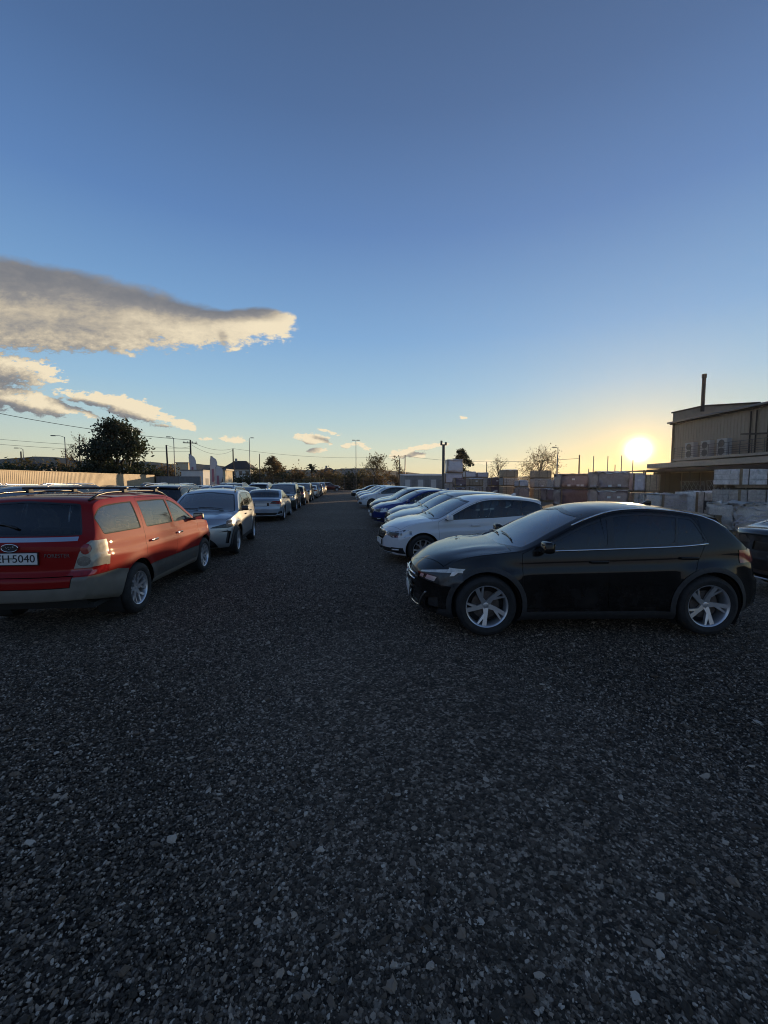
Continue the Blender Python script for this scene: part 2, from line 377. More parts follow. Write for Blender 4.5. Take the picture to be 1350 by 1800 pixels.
class CarShape:
    def __init__(s, sp):
        s.sp = sp; s.L, s.W = sp['L'], sp['W']; s.xf, s.xr = sp['FO'], sp['FO']+sp['WB']
        s.R = sp['R']; s.Ra = s.R+sp.get('arch', .045)
        s.top, s.belt, s.bot = pchip(sp['top']), pchip(sp['belt']), pchip(sp.get('bot', [(0, .20), (.5, .17), (s.L-.6, .19), (s.L, .30)]))
        s.hw = pchip(sp.get('plan', [(0, .86), (.15, .91), (.4, .955), (.8, .985), (1.4, 1), (s.L-1.2, 1), (s.L-.5, .975), (s.L-.15, .93), (s.L, .88)]))
        s.crown = pchip(sp['crown']); s.prof = pchip(sp.get('prof', [(0, .90), (.06, .945), (.25, .985), (.5, 1.0), (.70, 1.0), (.755, .999), (.80, .984), (.92, .966), (1, .945)]))
        s.tum = sp.get('tum', .36); s.ncrown = sp.get('ncrown', 2.6)
        s.nose, s.tail = pchip(sp['nose']), pchip(sp['tail'])
        s.fc, s.rc = sp.get('fc', .28), sp.get('rc', .16); s.fl = sp.get('flare', .03)
        s.Lw = .8
    def st(s, d):
        w = s.hw(d)*s.W/2; zb = s.bot(d); zt = s.top(d); ze = zt-s.crown(d); zbl = min(s.belt(d), ze-.012)
        return w, zb, zt, ze, zbl
    def yside(s, d, z):
        w, zb, zt, ze, zbl = s.st(d)
        if z <= zbl:
            v = (z-zb)/(zbl-zb); y = w*s.prof(max(0, v))
            for xc in (s.xf, s.xr):
                r = math.hypot(d-xc, z-s.R); q = (r-s.Ra-.01)/(.085)
                y += s.fl*math.exp(-q*q) if q > 0 else s.fl
            return y
        t = min(1, (z-zbl)/(ze-zbl)); return w*s.prof(1)-(ze-zbl)*s.tum*(.72*t+.28*t**3)
    def X(s, d, y, z):
        A = max(0, 1-d/s.Lw)**2; B = max(0, 1-(s.L-d)/.6)**2
        f = abs(y)/(s.W*.43)
        off = s.nose(z)+s.fc*f**2.6 if A else 0; offr = s.tail(z)+s.rc*f**3 if B else 0
        return s.L/2-(d+A*off-B*offr)
    def pos(s, d, y, z): return Vector((s.X(d, y, z), y, z))
    def ztop(s, d, y):
        w, zb, zt, ze, zbl = s.st(d); ye = s.yside(d, ze)
        return ze+(zt-ze)*(1-min(1, abs(y)/ye)**s.ncrown)+s.ridge(d, abs(y))
    def ridge(s, d, y):
        r = s.sp.get('ridge')
        if not r or d > s.sp['cowl']: return 0
        a, yy, wd = r; yc = yy[0]+(yy[1]-yy[0])*d/s.sp['cowl']
        k = max(0, min(1, (d-.12)/.3))*max(0, min(1, (s.sp['cowl']-d)/.12))
        return a*k*math.exp(-((y-yc)/wd)**2)
    def body(s):
        K, M1, M2 = 11, 22, 9
        L = s.L; ds = [0, .012, .03, .055, .085, .12, .16, .21]+[.26+.045*i for i in range(int((L-.52)/.045))]
        ds = [d for d in ds if d < L-.22]+[L-x for x in (.21, .165, .125, .09, .06, .035, .015, 0)]
        sk = [math.sin(math.pi/2*(1-k/K)) for k in range(K+1)]       # 1..0
        vs, fs = [], []
        rings = []
        def V(d, y, z): vs.append((s.X(d, y, z), y, z)); return len(vs)-1
        for d in ds:
            w, zb, zt, ze, zbl = s.st(d)
            yb = s.yside(d, zb); ring = [V(d, yb*t, zb) for t in sk[::-1]]
            for j in range(1, M1+1): z = zb+(zbl-zb)*j/M1; ring.append(V(d, s.yside(d, z), z))
            for j in range(1, M2+1): z = zbl+(ze-zbl)*j/M2; ring.append(V(d, s.yside(d, z), z))
            ye = s.yside(d, ze)
            for t in sk[1:]: ring.append(V(d, ye*t, ze+(zt-ze)*(1-t**s.ncrown)+s.ridge(d, ye*t)))
            rings.append(ring)
        n = len(rings[0])
        for a, b in zip(rings, rings[1:]):
            for i in range(n-1): fs.append((a[i], a[i+1], b[i+1], b[i]))
        for d, ring, fl in ((ds[0], rings[0], 0), (ds[-1], rings[-1], 1)):
            w, zb, zt, ze, zbl = s.st(d); rows = []
            zs = [zb]+[zb+(zbl-zb)*j/M1 for j in range(1, M1+1)]+[zbl+(ze-zbl)*j/M2 for j in range(1, M2+1)]
            for q, z in enumerate(zs):
                y0 = s.yside(d, z); fr = (q/(len(zs)-1))**3
                rows.append([V(d, y0*t, z+(zt-ze)*(1-t**s.ncrown)*fr) for t in sk])
            for a, b in zip(rows, rows[1:]):
                for k in range(K): fs.append((a[k], b[k], b[k+1], a[k+1]) if fl else (a[k], a[k+1], b[k+1], b[k]))
        m = len(vs); vs += [(x, -y, z) for x, y, z in vs]; fs += [tuple(i+m for i in f[::-1]) for f in fs]
        # weld, then plain lists
        key = {}; rem = []; cv = []
        for v in vs:
            k = (round(v[0]*4000), round(v[1]*4000), round(v[2]*4000))
            if k not in key: key[k] = len(cv); cv.append(Vector(v))
            rem.append(key[k])
        cf = []
        for f in fs:
            q = []
            for i in f:
                if rem[i] not in q: q.append(rem[i])
            if len(q) > 2: cf.append(tuple(q))
        return cv, cf

class Stamper:
    """the body as plain polygons; outlines are cut into it and what lies inside is tagged"""
    def __init__(s, mesh, shape):
        s.v, s.f = mesh; s.sh = shape; s.tags = ['body']; s.t = [0]*len(s.f)
        s.n = [Vector() for _ in s.v]; s.fc, s.fn = [], []
        hx = shape.L/2-.5
        for k, f in enumerate(s.f):          # all faces look outwards
            c, n = s.cn(f)
            if n.dot(c-Vector((max(-hx, min(hx, c.x)), 0, .75))) < 0: f = s.f[k] = f[::-1]
        for f in s.f:
            c, n = s.cn(f); s.fc.append(c); s.fn.append(n)
            ar = s.newell(f)
            for i in f: s.n[i] += ar
        for n in s.n: n.normalize()
    def newell(s, f):
        n = Vector(); p = s.v[f[-1]]
        o = s.v[f[0]]
        for i in range(1, len(f)-1): n += (s.v[f[i]]-o).cross(s.v[f[i+1]]-o)
        return n
    def cn(s, f):
        c = Vector()
        for i in f: c += s.v[i]
        return c/len(f), s.newell(f).normalized()
    def tagid(s, n):
        if n not in s.tags: s.tags.append(n)
        return s.tags.index(n)
    def stamp(s, name, view, poly, cand, side=0):
        """views: side (d,z), front (y,z), top (d,y)"""
        L2 = s.sh.L/2
        tr = {'side': lambda c: (L2-c.x, c.z), 'front': lambda c: (c.y, c.z), 'top': lambda c: (L2-c.x, c.y)}[view]
        poly = hull(poly)
        x0, x1 = min(p[0] for p in poly), max(p[0] for p in poly); y0, y1 = min(p[1] for p in poly), max(p[1] for p in poly)
        cur = []; v = s.v
        for i, f in enumerate(s.f):
            if f is None: continue
            c = s.fc[i]
            if side and c.y*side < 0: continue
            a, b = tr(c)
            if a < x0-.3 or a > x1+.3 or b < y0-.3 or b > y1+.3: continue
            if not cand(c, s.fn[i], s.t[i]): continue
            q = [tr(v[k]) for k in f]
            if max(p[0] for p in q) <= x0 or min(p[0] for p in q) >= x1 or max(p[1] for p in q) <= y0 or min(p[1] for p in q) >= y1: continue
            cur.append(i)
        for k in range(len(poly)):
            if not cur: break
            a, b = poly[k], poly[(k+1) % len(poly)]
            nx, ny = b[1]-a[1], a[0]-b[0]; l = math.hypot(nx, ny)
            if l < 1e-6: continue
            nx /= l; ny /= l; cut = {}; nxt = []; dist = {}
            def D(i):
                if i not in dist: p = tr(v[i]); dist[i] = (p[0]-a[0])*nx+(p[1]-a[1])*ny
                return dist[i]
            for fi in cur:
                f = s.f[fi]; ds = [D(i) for i in f]
                if max(ds) <= 1e-5: nxt.append(fi); continue
                if min(ds) >= -1e-5: continue
                ins, out = [], []
                for j in range(len(f)):
                    i0, i1 = f[j], f[(j+1) % len(f)]; d0, d1 = ds[j], ds[(j+1) % len(f)]
                    if abs(d0) <= 1e-5: ins.append(i0); out.append(i0)
                    elif d0 < 0: ins.append(i0)
                    else: out.append(i0)
                    if (d0 < -1e-5 and d1 > 1e-5) or (d0 > 1e-5 and d1 < -1e-5):
                        e = (min(i0, i1), max(i0, i1))
                        if e not in cut:
                            t = d0/(d0-d1); v.append(v[i0].lerp(v[i1], t)); s.n.append(s.n[i0].lerp(s.n[i1], t).normalized()); cut[e] = len(v)-1
                        ins.append(cut[e]); out.append(cut[e])
                if len(ins) > 2 and len(out) > 2:
                    s.f[fi] = tuple(ins); s.fc[fi], _ = s.cn(s.f[fi]); nxt.append(fi)
                    s.f.append(tuple(out)); s.t.append(s.t[fi]); s.fc.append(s.cn(out)[0]); s.fn.append(s.fn[fi])
                elif len(ins) > 2: nxt.append(fi)
            cur = nxt
        t = s.tagid(name)
        for i in cur: s.t[i] = t
        return cur
    def delete(s, fs):
        for i in fs: s.f[i] = None
    def delete_tag(s, name):
        t = s.tagid(name); s.delete([i for i in range(len(s.f)) if s.f[i] is not None and s.t[i] == t])
    def split(s):
        out = {}
        for i, f in enumerate(s.f):
            if f is None: continue
            vs, ns, ff, idx = out.setdefault(s.tags[s.t[i]], ([], [], [], {})); q = []
            for k in f:
                if k not in idx: idx[k] = len(vs); vs.append(s.v[k]); ns.append(s.n[k])
                q.append(idx[k])
            ff.append(q)
        return {k: o[:3] for k, o in out.items()}

def wheel_parts(sp):
    """meshes for one wheel, axle along Y, outer side +Y, centre at origin"""
    R = sp['R']; rr = R*sp.get('rimr', .69); tw = .215; h = tw/2
    t = MB(); t.lathe([(rr*.97, -h*.9), (rr+.01, -h), (R-.035, -h*1.02), (R-.012, -h*.86), (R, -h*.55), (R, -.035), (R-.008, -.032), (R-.008, -.022), (R, -.019), (R, .019), (R-.008, .022), (R-.008, .032), (R, .035),
        (R, h*.55), (R-.010, h*.86), (R-.03, h*1.0), (R-.055, h*1.06), ((R+rr)/2, h*1.08), (rr+.018, h*1.0), (rr+.006, h*.93), (rr*.97, h*.86)], 48)
    rim = MB(); rim.lathe([(rr*.97, -h*.9), (rr*.93, -h*.5), (rr*.90, h*.2), (rr*.93, h*.74), (rr*.955, h*.86), (rr*1.0, h*.92), (rr*1.015, h*.86)], 48)
    n = sp.get('spokes', 5); style = sp.get('spoke_style', 'twist')
    for k in range(n):
        a0 = 2*math.pi*k/n+math.pi/2
        def Mx(a, b, hh, a0=a0):
            # a radial, b tangential; dished
            y = h*.30+(a/rr)**2*h*.42+hh; return (math.cos(a0)*a-math.sin(a0)*b, y, math.sin(a0)*a+math.cos(a0)*b)
        if style == 'twist':
            for p in ([(rr*.12, -.030), (rr*.5, -.024), (rr*.93, -.012), (rr*.93, .036), (rr*.5, .018), (rr*.12, .030)],
                      [(rr*.45, .010), (rr*.62, .022), (rr*.93, .085), (rr*.93, .105), (rr*.6, .052), (rr*.42, .024)]):
                rim.prism([(a, b*rr/.235) for a, b in p], Mx, -.012-.002*len(rim.v) % .007, .014-.00017*(len(rim.v) % 23))
        elif style == 'y':
            rim.prism([(rr*.12, -.028), (rr*.55, -.026), (rr*.55, .026), (rr*.12, .028)], Mx, -.012, .016)
            for sg in (1, -1):
                p = [(rr*.50, sg*-.002), (rr*.93, sg*.042), (rr*.93, sg*.082), (rr*.50, sg*.030)]
                rim.prism(p if sg > 0 else p[::-1], Mx, -.014, .0125)
        else:
            rim.prism([(rr*.12, -.034), (rr*.93, -.026), (rr*.93, .026), (rr*.12, .034)], Mx, -.012, .014)
    rim.lathe([(0, h*.44), (rr*.10, h*.44), (rr*.155, h*.40), (rr*.20, h*.30), (rr*.21, h*.1)], 20)
    for k in range(5):
        a = 2*math.pi*(k+.5)/5; rim.lathe([(.0, h*.42), (.009, h*.42), (.011, h*.3)], 6, c=(math.cos(a)*rr*.155, 0, math.sin(a)*rr*.155))
    d = MB(); d.lathe([(.05, -.01), (rr*.66, -.01), (rr*.66, .012), (.05, .012)], 32)
    bk = MB(); bk.lathe([(0, -.05), (rr*.9, -.05)], 32)
    return dict(tyre=t.mesh('tyre', smooth=True, angle=50), rim=rim.mesh('rim', smooth=True, angle=35), brake_disc=d.mesh('brake_disc', smooth=True, angle=35), backing=bk.mesh('backing'))

def text_mesh(body, size, extrude=.002):
    cu = bpy.data.curves.new('lettering', 'FONT'); cu.body = body; cu.size = size; cu.extrude = extrude
    cu.align_x = 'CENTER'; cu.align_y = 'CENTER'
    o = bpy.data.objects.new('tmp', cu); COL.objects.link(o)
    bpy.context.view_layer.update()
    me = bpy.data.meshes.new_from_object(o.evaluated_get(bpy.context.evaluated_depsgraph_get()))
    bpy.data.objects.remove(o); bpy.data.curves.remove(cu); return me

PAINT_KEY = 'PAINT'
def build_car(name, sp):
    """returns list of (path, mesh, material or PAINT, local matrix); path 'door>window' gives part and sub-part"""
    sh = CarShape(sp); st = Stamper(sh.body(), sh); L, W = sh.L, sh.W; L2 = L/2
    side = lambda c, n, t: abs(n.y) > .35 and abs(c.y) > W*.25
    parts = []
    trims = set()
    # wheel arches
    for xc in (sh.xf, sh.xr):
        for sg in (1, -1):
            circ = [(xc+sh.Ra*math.cos(2*math.pi*k/36), sh.R+.005+sh.Ra*math.sin(2*math.pi*k/36)) for k in range(36)]
            fs = st.stamp('cut', 'side', circ, lambda c, n, t: abs(c.y) > W*.24 and c.z < sh.R+sh.Ra+.08, sg); st.delete(fs)
            if sp.get('arch_trim'):
                r2 = sh.Ra+sp['arch_trim']
                st.stamp('arch_trim.%d%d' % (xc == sh.xf, sg), 'side', [(xc+r2*math.cos(2*math.pi*k/36), sh.R+.005+r2*math.sin(2*math.pi*k/36)) for k in range(36)], lambda c, n, t: side(c, n, t) and c.z < sh.R+r2+.1, sg); trims.add(st.tagid('arch_trim.%d%d' % (xc == sh.xf, sg)))
    # lower cladding
    for nm, poly, allr in sp.get('clad', []):
        for sg in (1, -1): st.stamp(nm if allr else nm+'.%d' % sg, 'side', poly, (lambda c, n, t: t not in trims and abs(c.y) > W*.2) if not allr else (lambda c, n, t: True), sg)
    # doors with real gaps
    mB, mT, mS = .045, .045, .03
    dA, dB, dC = sp['dA'], sp['dB'], sp['dC']
    up = lambda a, b, m=.0, n=14: [(a+(b-a)*i/n, sh.st(a+(b-a)*i/n)[3]-m) for i in range(n+1)]
    lowz = sp.get('doorlow', .30)
    dfr = hull([(dA, lowz+.02), (dA+.04, lowz), (dB, lowz), (dA, sh.belt(dA))]+[p for p in up(sp['w0'], dB-.05, .022)]+[(dB-.02, sh.belt(dB))])
    rx0 = sh.xr-sh.Ra
    drr = hull([(dB, lowz), (rx0-.08, lowz), (rx0+.02, sh.R+.15), (rx0+.18, sh.R+sh.Ra-.02), (dC, sh.belt(dC))]+up(dB-.05, dC-.02, .022)+[(dB-.02, sh.belt(dB))])
    for nm, poly in (('front', dfr), ('rear', drr)):
        for sg, sn in ((1, 'l'), (-1, 'r')):
            ok = lambda c, n, t: t in (0, st.tagid('gap')) and side(c, n, t)
            st.stamp('gap', 'side', poly, ok, sg)
            st.stamp('door.%s.%s' % (nm, sn), 'side', inset(poly, .0045), lambda c, n, t: t == st.tagid('gap'), sg)
    st.delete_tag('gap')
    # side windows
    w0, w1 = sp['w0'], sp['w1']
    up2 = lambda m: [(d, z) for d, z in up(w0, w1, m, 24)]
    lo = [(d, sh.belt(d)+.018) for d in (w0, (w0+w1)/2, sp['w1b'])]
    dlo = [p for p in up2(.045) if p[1] > sh.belt(p[0])+.02]
    dlo = hull(dlo+lo); dlo = rnd_corners(dlo, .05)
    dlo = hull(dlo)
    pil = sp.get('pillars', [(dB, .035, .10), (dC, .025, .10)])     # (position at the belt, half width, lean)
    def cells(poly):
        out = []; edges = [None]+pil+[None]
        for a, b in zip(edges, edges[1:]):
            q = poly
            for e, sgn in ((a, 1), (b, -1)):
                if e:
                    d0, hw, lean = e; z0 = sh.belt(d0); nx, ny = 1, lean     # pillar line leans back towards the roof
                    l = math.hypot(nx, ny); q = clip(q, (d0+sgn*hw, z0), (sgn*nx/l, sgn*-ny/l))
            out.append(q)
        return out
    if not sp.get('body_pillars'):
        for sg in (1, -1): st.stamp('window_surround.%d' % sg, 'side', dlo, lambda c, n, t: side(c, n, t) and c.z > .75, sg)
    inn = inset(dlo, .022)
    for i, q in enumerate(cells(inn)):
        if len(q) < 3: continue
        q = hull(rnd_corners(hull(q), .04))
        for sg, sn in ((1, 'l'), (-1, 'r')):
            own = 'door.front.%s' % sn if i == 0 else ('door.rear.%s' % sn if i == 1 else '')
            if sp.get('body_pillars'): st.stamp('window_surround.%d%s' % (i, sn), 'side', hull(q), lambda c, n, t: side(c, n, t) and c.z > .75, sg)
            st.stamp(own+'>window.%d' % i if own else 'window.%d.%s' % (i, sn), 'side', inset(q, .014) if sp.get('body_pillars') else q, lambda c, n, t: side(c, n, t) and c.z > .75, sg)
    # windscreen and rear window: outlines follow the pillar
    def screen(nm, da, db, my, view, dirx):
        pts = []
        for i in range(9):
            d = da+(db-da)*i/8; y = sh.yside(d, sh.st(d)[3])-my; z = sh.ztop(d, y)
            pts += [(y, z), (-y, z)]
        zc = [sh.ztop(da, 0), sh.ztop(db, 0)]
        pts += [(0, zc[0]), (0, zc[1])]
        d0, d1 = min(da, db)-.12, max(da, db)+.12
        ok = lambda c, n, t: d0 < L2-c.x < d1 and n.z > .12 and abs(n.y) < .75 and n.x*dirx > .1
        pts = rnd_corners(hull(pts), .05)
        st.stamp(nm+'_frame', 'front', pts, ok); st.stamp(nm, 'front', inset(hull(pts), .02), ok)
    screen('windscreen', sp['ws'][0], sp['ws'][1], .075, 'front', 1)
    screen('rear_window', sp['rw'][0], sp['rw'][1], sp['rw'][2] if len(sp['rw']) > 2 else .10, 'front', -1)
    # bonnet shut line
    if 'cowl' in sp:
        b0, b1 = sp.get('bonnet', (.10, sp['cowl']-.03)); ym = [(d, sh.yside(d, sh.st(d)[3])-.035) for d in [b0+(b1-b0)*i/8 for i in range(9)]]
        ym = [(L2-sh.X(d, y, sh.st(d)[3]), y) for d, y in ym]
        poly = hull([(d, y) for d, y in ym]+[(d, -y) for d, y in ym]+[(b0-.04, 0)])
        ok = lambda c, n, t: t in (0, st.tagid('gap')) and n.z > .3 and c.x > 0 and c.z > .6
        st.stamp('gap', 'top', poly, ok); st.stamp('bonnet', 'top', inset(poly, .005), lambda c, n, t: t == st.tagid('gap'))
        st.delete_tag('gap')
    # front and rear details: (name, view, end, polygon, mirrored?)
    for mi, (nm, view, end, poly, mir) in enumerate(sp.get('marks', [])):
        e = 1 if end == 'f' else -1
        if nm in ('intake', 'grille', 'lower', 'lens', 'lamp_strip'): nm += '.%d' % mi
        nm += '.f' if end == 'f' else '.r'
        if nm[:3] == 'gap': nm = 'gap'
        if view == 'front':
            lim = sp.get('caplim', .55)
            ok = lambda c, n, t: c.x*e > L2-lim and n.x*e > .12
        else: ok = lambda c, n, t: c.x*e > L2-1.1 and abs(n.y) > .72 and abs(c.y) > W*.2
        if mir:
            for sg, sn in ((1, 'l'), (-1, 'r')):
                p = [(a*sg, b) for a, b in poly] if view == 'front' else poly
                st.stamp(nm+'.'+sn, view, p, ok, sg)
        else: st.stamp(nm, view, poly, ok)
    st.delete_tag('gap')
    # tags to parts
    mat_of = sp['mats']
    depth_of = dict(windscreen=-.004, rear_window=-.004, window=-.006, window_surround=-.002, headlight=-.002, grille=-.03, intake=-.04, taillight=.006, arch_trim=.008, cladding=.006, bumper=.004, lamp_inner=.002, lens=.008, plate_recess=-.02)
    for nm, (vs, ns, ff) in st.split().items():
        leaf = nm.split('>')[-1]; key = leaf.split('.')[0]
        dp = depth_of.get(key, 0)
        me = bpy.data.meshes.new(key); me.from_pydata([tuple(v+n*dp) for v, n in zip(vs, ns)], [], ff)
        if key not in ('windscreen_frame', 'rear_window_frame'): pass
        shade(me); me.normals_split_custom_set_from_vertices(ns)
        parts.append((nm, me, mat_of.get(key, PAINT_KEY), None))
    add = lambda nm, mb, mat, **k: parts.append((nm, mb.mesh(nm.split('>')[-1].split('.')[0], **k), mat, None))
    # wheels and wells
    wp = wheel_parts(sp); yc = W/2-.012-.1075*1.06+sh.fl*.5
    for i, (xc, fr) in enumerate(((sh.xf, 1), (sh.xr, 0))):
        for sg in (1, -1):
            Mw = Matrix.Translation((L2-xc, sg*yc, sh.R)) @ (Matrix.Rotation(math.pi if sg < 0 else 0, 4, 'Z')) @ Matrix.Rotation(.37*(i+1)+sg*.2, 4, 'Y')
            wn = 'wheel.%d%d' % (i, sg > 0)
            parts.append((wn, wp['rim'], 'alloy', Mw)); parts.append((wn+'>tyre', wp['tyre'], 'rubber', Mw))
            parts.append((wn+'>brake_disc', wp['brake_disc'], 'brake', Mw)); parts.append((wn+'>backing', wp['backing'], 'cabin', Mw))
            wl = MB(); Rl = sh.Ra+.006
            a = [rad(-35)+rad(250)*k/20 for k in range(21)]; yo, yi = yc+.06, yc-.24
            n0 = len(wl.v)
            v = [(L2-xc+math.cos(t)*Rl, sg*yo, sh.R+math.sin(t)*Rl) for t in a]+[(L2-xc+math.cos(t)*Rl, sg*yi, sh.R+math.sin(t)*Rl) for t in a]
            wl.add(v, [(k, k+1, 22+k, 21+k) for k in range(20)]); wl.add([v[21+k] for k in range(21)], [tuple(range(21))])
            add('wheel_well', wl, 'cabin', fixn=False)
    # mirrors
    md = sp.get('mirror_d', dA+.22); mz = sh.belt(md)+.075
    for sg in (1, -1):
        y = sh.yside(md, sh.belt(md))
        mb = MB(); mb.box((L2-md, sg*(y+.125), mz+.01), (.11, .19, .125), taper=.86)
        add('mirror', mb, sp.get('mirror_mat', PAINT_KEY), bevel=.03, smooth=True)
        mb = MB(); mb.box((L2-md+.005, sg*(y+.02), mz-.045), (.07, .10, .035)); add('mirror_arm', mb, 'trim_black', bevel=.008, smooth=True)
        mb = MB(); mb.box((L2-md-.0575, sg*(y+.125), mz+.008), (.004, .15, .09)); add('mirror_glass', mb, 'mirror_glass')
    # handles
    for d, dn in ((dB-.13, 'front'), (dC-.20 if dC-.20 < sh.xr+.3 else dC-.25, 'rear')):
        z = sp.get('handle_z', sh.belt(d)-.12)
        for sg, sn in ((1, 'l'), (-1, 'r')):
            y = sh.yside(d, z); mb = MB(); mb.box((L2-d, sg*(y+.022), z), (.20, .022, .03)); mb.box((L2-d+.085, sg*(y+.008), z), (.03, .03, .024)); mb.box((L2-d-.085, sg*(y+.008), z), (.03, .03, .024))
            add('door.%s.%s>handle' % (dn, sn), mb, sp.get('handle_mat', PAINT_KEY), bevel=.007, smooth=True)
    if sp.get('chrome_belt'):
        mb_l = []
        for sg in (1, -1):
            mb = MB(); pts = [(L2-d, sg*(sh.yside(d, sh.belt(d)+.016)+.004), sh.belt(d)+.016) for d in [sp['mirror_d']-.02+(sp['w1b']-sp['mirror_d'])*i/16 for i in range(17)]]
            mb.tube(pts, .011, 6); add('trim_strip', mb, 'chrome', smooth=True)
    if sp.get('roof_strip'):
        ra, rb = sp['roof_strip']
        for sg in (1, -1):
            pts = []
            for i in range(15):
                d = ra+(rb-ra)*i/14; z = sh.st(d)[3]; y = sh.yside(d, z); pts.append((sh.X(d, y, z), sg*(y-.012), z+.006))
            mb = MB(); mb.tube(pts, .010, 6); add('roof_strip', mb, 'chrome', smooth=True)
    # roof rails
    if sp.get('rails'):
        ra, rb = sp['rails']
        for sg in (1, -1):
            pts = []
            for i in range(13):
                d = ra+(rb-ra)*i/12; y = sh.yside(d, sh.st(d)[3])-.075; e = min(1, min(i, 12-i)/1.5)
                pts.append((L2-d, sg*y, sh.ztop(d, y)+.004+.05*e))
            mb = MB(); mb.tube(pts, .016, 8); add('roof_rail', mb, sp.get('rail_mat', 'trim_black'), smooth=True)
    for d in sp.get('crossbars', []):
        mb = MB(); y = sh.yside(d, sh.st(d)[3])-.075; z = sh.ztop(d, y)+.10
        mb.box((L2-d, 0, z), (.07, 2*y+.12, .028)); add('crossbar', mb, 'trim_black', bevel=.01, smooth=True)
        for sg in (1, -1):
            mb = MB(); mb.box((L2-d, sg*y, z-.035), (.11, .075, .06), taper=.75); add('crossbar_foot', mb, 'plastic', bevel=.01, smooth=True)
    if sp.get('spoiler'):
        d0, ln, dr = sp['spoiler']; yw = sh.yside(d0, sh.st(d0)[3])-.03; mb = MB(); v = []; n = 16
        for i in range(n+1):
            y = -yw+2*yw*i/n; q = 1-.35*abs(y/yw)**4; z0 = sh.ztop(d0-.14, y)
            for (dd, zz) in ((-.14, .004), (ln*q*.6, .006-dr*.5), (ln*q, -dr), (ln*q-.01, -dr-.035), (.0, -dr*.5-.05), (-.14, -.03)): v.append((sh.L/2-d0-dd, y, z0+zz))
        f = [(i*6+k, i*6+(k+1) % 6, i*6+6+(k+1) % 6, i*6+6+k) for i in range(n) for k in range(6)]+[tuple(range(6)), tuple(n*6+k for k in range(6))]
        mb.add(v, f); add('spoiler', mb, PAINT_KEY, smooth=True, angle=40)
    # antenna fin, wipers
    ad = sp.get('fin')
    if ad:
        mb = MB(); z = sh.ztop(ad, 0); mb.prism([(.10, -.01), (-.07, -.01), (-.075, .055), (-.03, .06)], lambda a, b, h: (L2-ad+a, h, z+b), -.018, .018); add('antenna', mb, sp.get('fin_mat', PAINT_KEY), bevel=.008, smooth=True)
    for k, yy in enumerate((.48, -.12)):
        mb = MB(); d0 = sp['ws'][0]; pts = []
        for i in range(7):
            y = yy-.60*i/6; d = d0+.035+.05*math.sin(i/6*1.6); pts.append((sh.X(d, y, 1), y, sh.ztop(d, y)+.016))
        mb.tube(pts, .009, 5); add('wiper', mb, 'trim_black', smooth=True)
    if sp.get('rear_wiper'):
        mb = MB(); d0 = sp['rw'][0]; pts = []
        for i in range(7):
            y = .02-.42*i/6*-sp['rear_wiper']; d = d0-.03-.03*math.sin(i/6*3.0); pts.append((sh.X(d, y, sh.ztop(d, y))-.016, y, sh.ztop(d, y)+.012))
        mb.tube(pts, [.014, .014, .012, .010, .009, .008, .006], 6); add('rear_wiper', mb, 'trim_black', smooth=True)
    # cabin: tub, dashboard, seats, steering wheel
    zf = .32
    mb = MB(); mb.box((L2-(dA+w1)/2, 0, zf), (w1-dA, W*.80, .06)); mb.box((L2-dA-.18, 0, .78), (.42, W*.76, .26), taper=.9)
    mb.box((L2-sp.get('parcel', w1-.15), 0, .62), (sp.get('parcel_l', .5), W*.74, .56)); add('cabin_floor', mb, 'cabin')
    for dx, n in ((dB-.12, 2), (dC-.05, 2)):
        for sg in (1, -1):
            mb = MB(); mb.box((L2-dx+.25, sg*.36, .52), (.50, .48, .17)); mb.box((L2-dx-.04, sg*.36, .84), (.15, .46, .60), ry=-.22)
            mb.box((L2-dx-.13, sg*.36, 1.21), (.09, .25, .17), ry=-.15); add('seat', mb, sp.get('seat_mat', 'seat'), bevel=.035, smooth=True)
    mb = MB(); a = [2*math.pi*i/20 for i in range(21)]
    mb.tube([(L2-dA-.52+.06*math.sin(t), .36+.18*math.cos(t), .90+.17*math.sin(t)) for t in a], .015, 6, cap=False); mb.box((L2-dA-.48, .36, .90), (.05, .28, .06), ry=-.4)
    add('steering_wheel', mb, 'cabin', smooth=True)
    # slats, emblems and plates on the nose and tail
    for f in sp.get('extra', []): f(sh, parts, add)
    return parts, sh
def capx(sh, end, y, z):
    return sh.X(0 if end == 'f' else sh.L, y, z)
def slat(zs, y0, y1, r=.012, mat='chrome', end='f', nm='grille_slat', out=.004, sq=1.0):
    def f(sh, parts, add):
        e = 1 if end == 'f' else -1
        for z in zs:
            za, zb = z if isinstance(z, tuple) else (z, z)
            mb = MB(); ys = [y0+(y1-y0)*i/10 for i in range(11)]
            mb.tube([(capx(sh, end, y, za+(zb-za)*abs(i-5)/5)+out*e, y, za+(zb-za)*abs(i-5)/5) for i, y in enumerate(ys)], r, 6)
            add(nm, mb, mat, smooth=True)
    return f
def polyline(pts, r, mat, end='f', nm='trim_strip', out=.006, mir=True):
    def f(sh, parts, add):
        e = 1 if end == 'f' else -1
        for sg in ((1, -1) if mir else (1,)):
            mb = MB(); q = []
            for (a, b) in zip(pts, pts[1:]):
                for i in range(4): t = i/4; q.append((a[0]+(b[0]-a[0])*t, a[1]+(b[1]-a[1])*t))
            q.append(pts[-1])
            mb.tube([(capx(sh, end, y, z)+out*e, sg*y, z) for y, z in q], r, 6); add(nm, mb, mat, smooth=True)
    return f
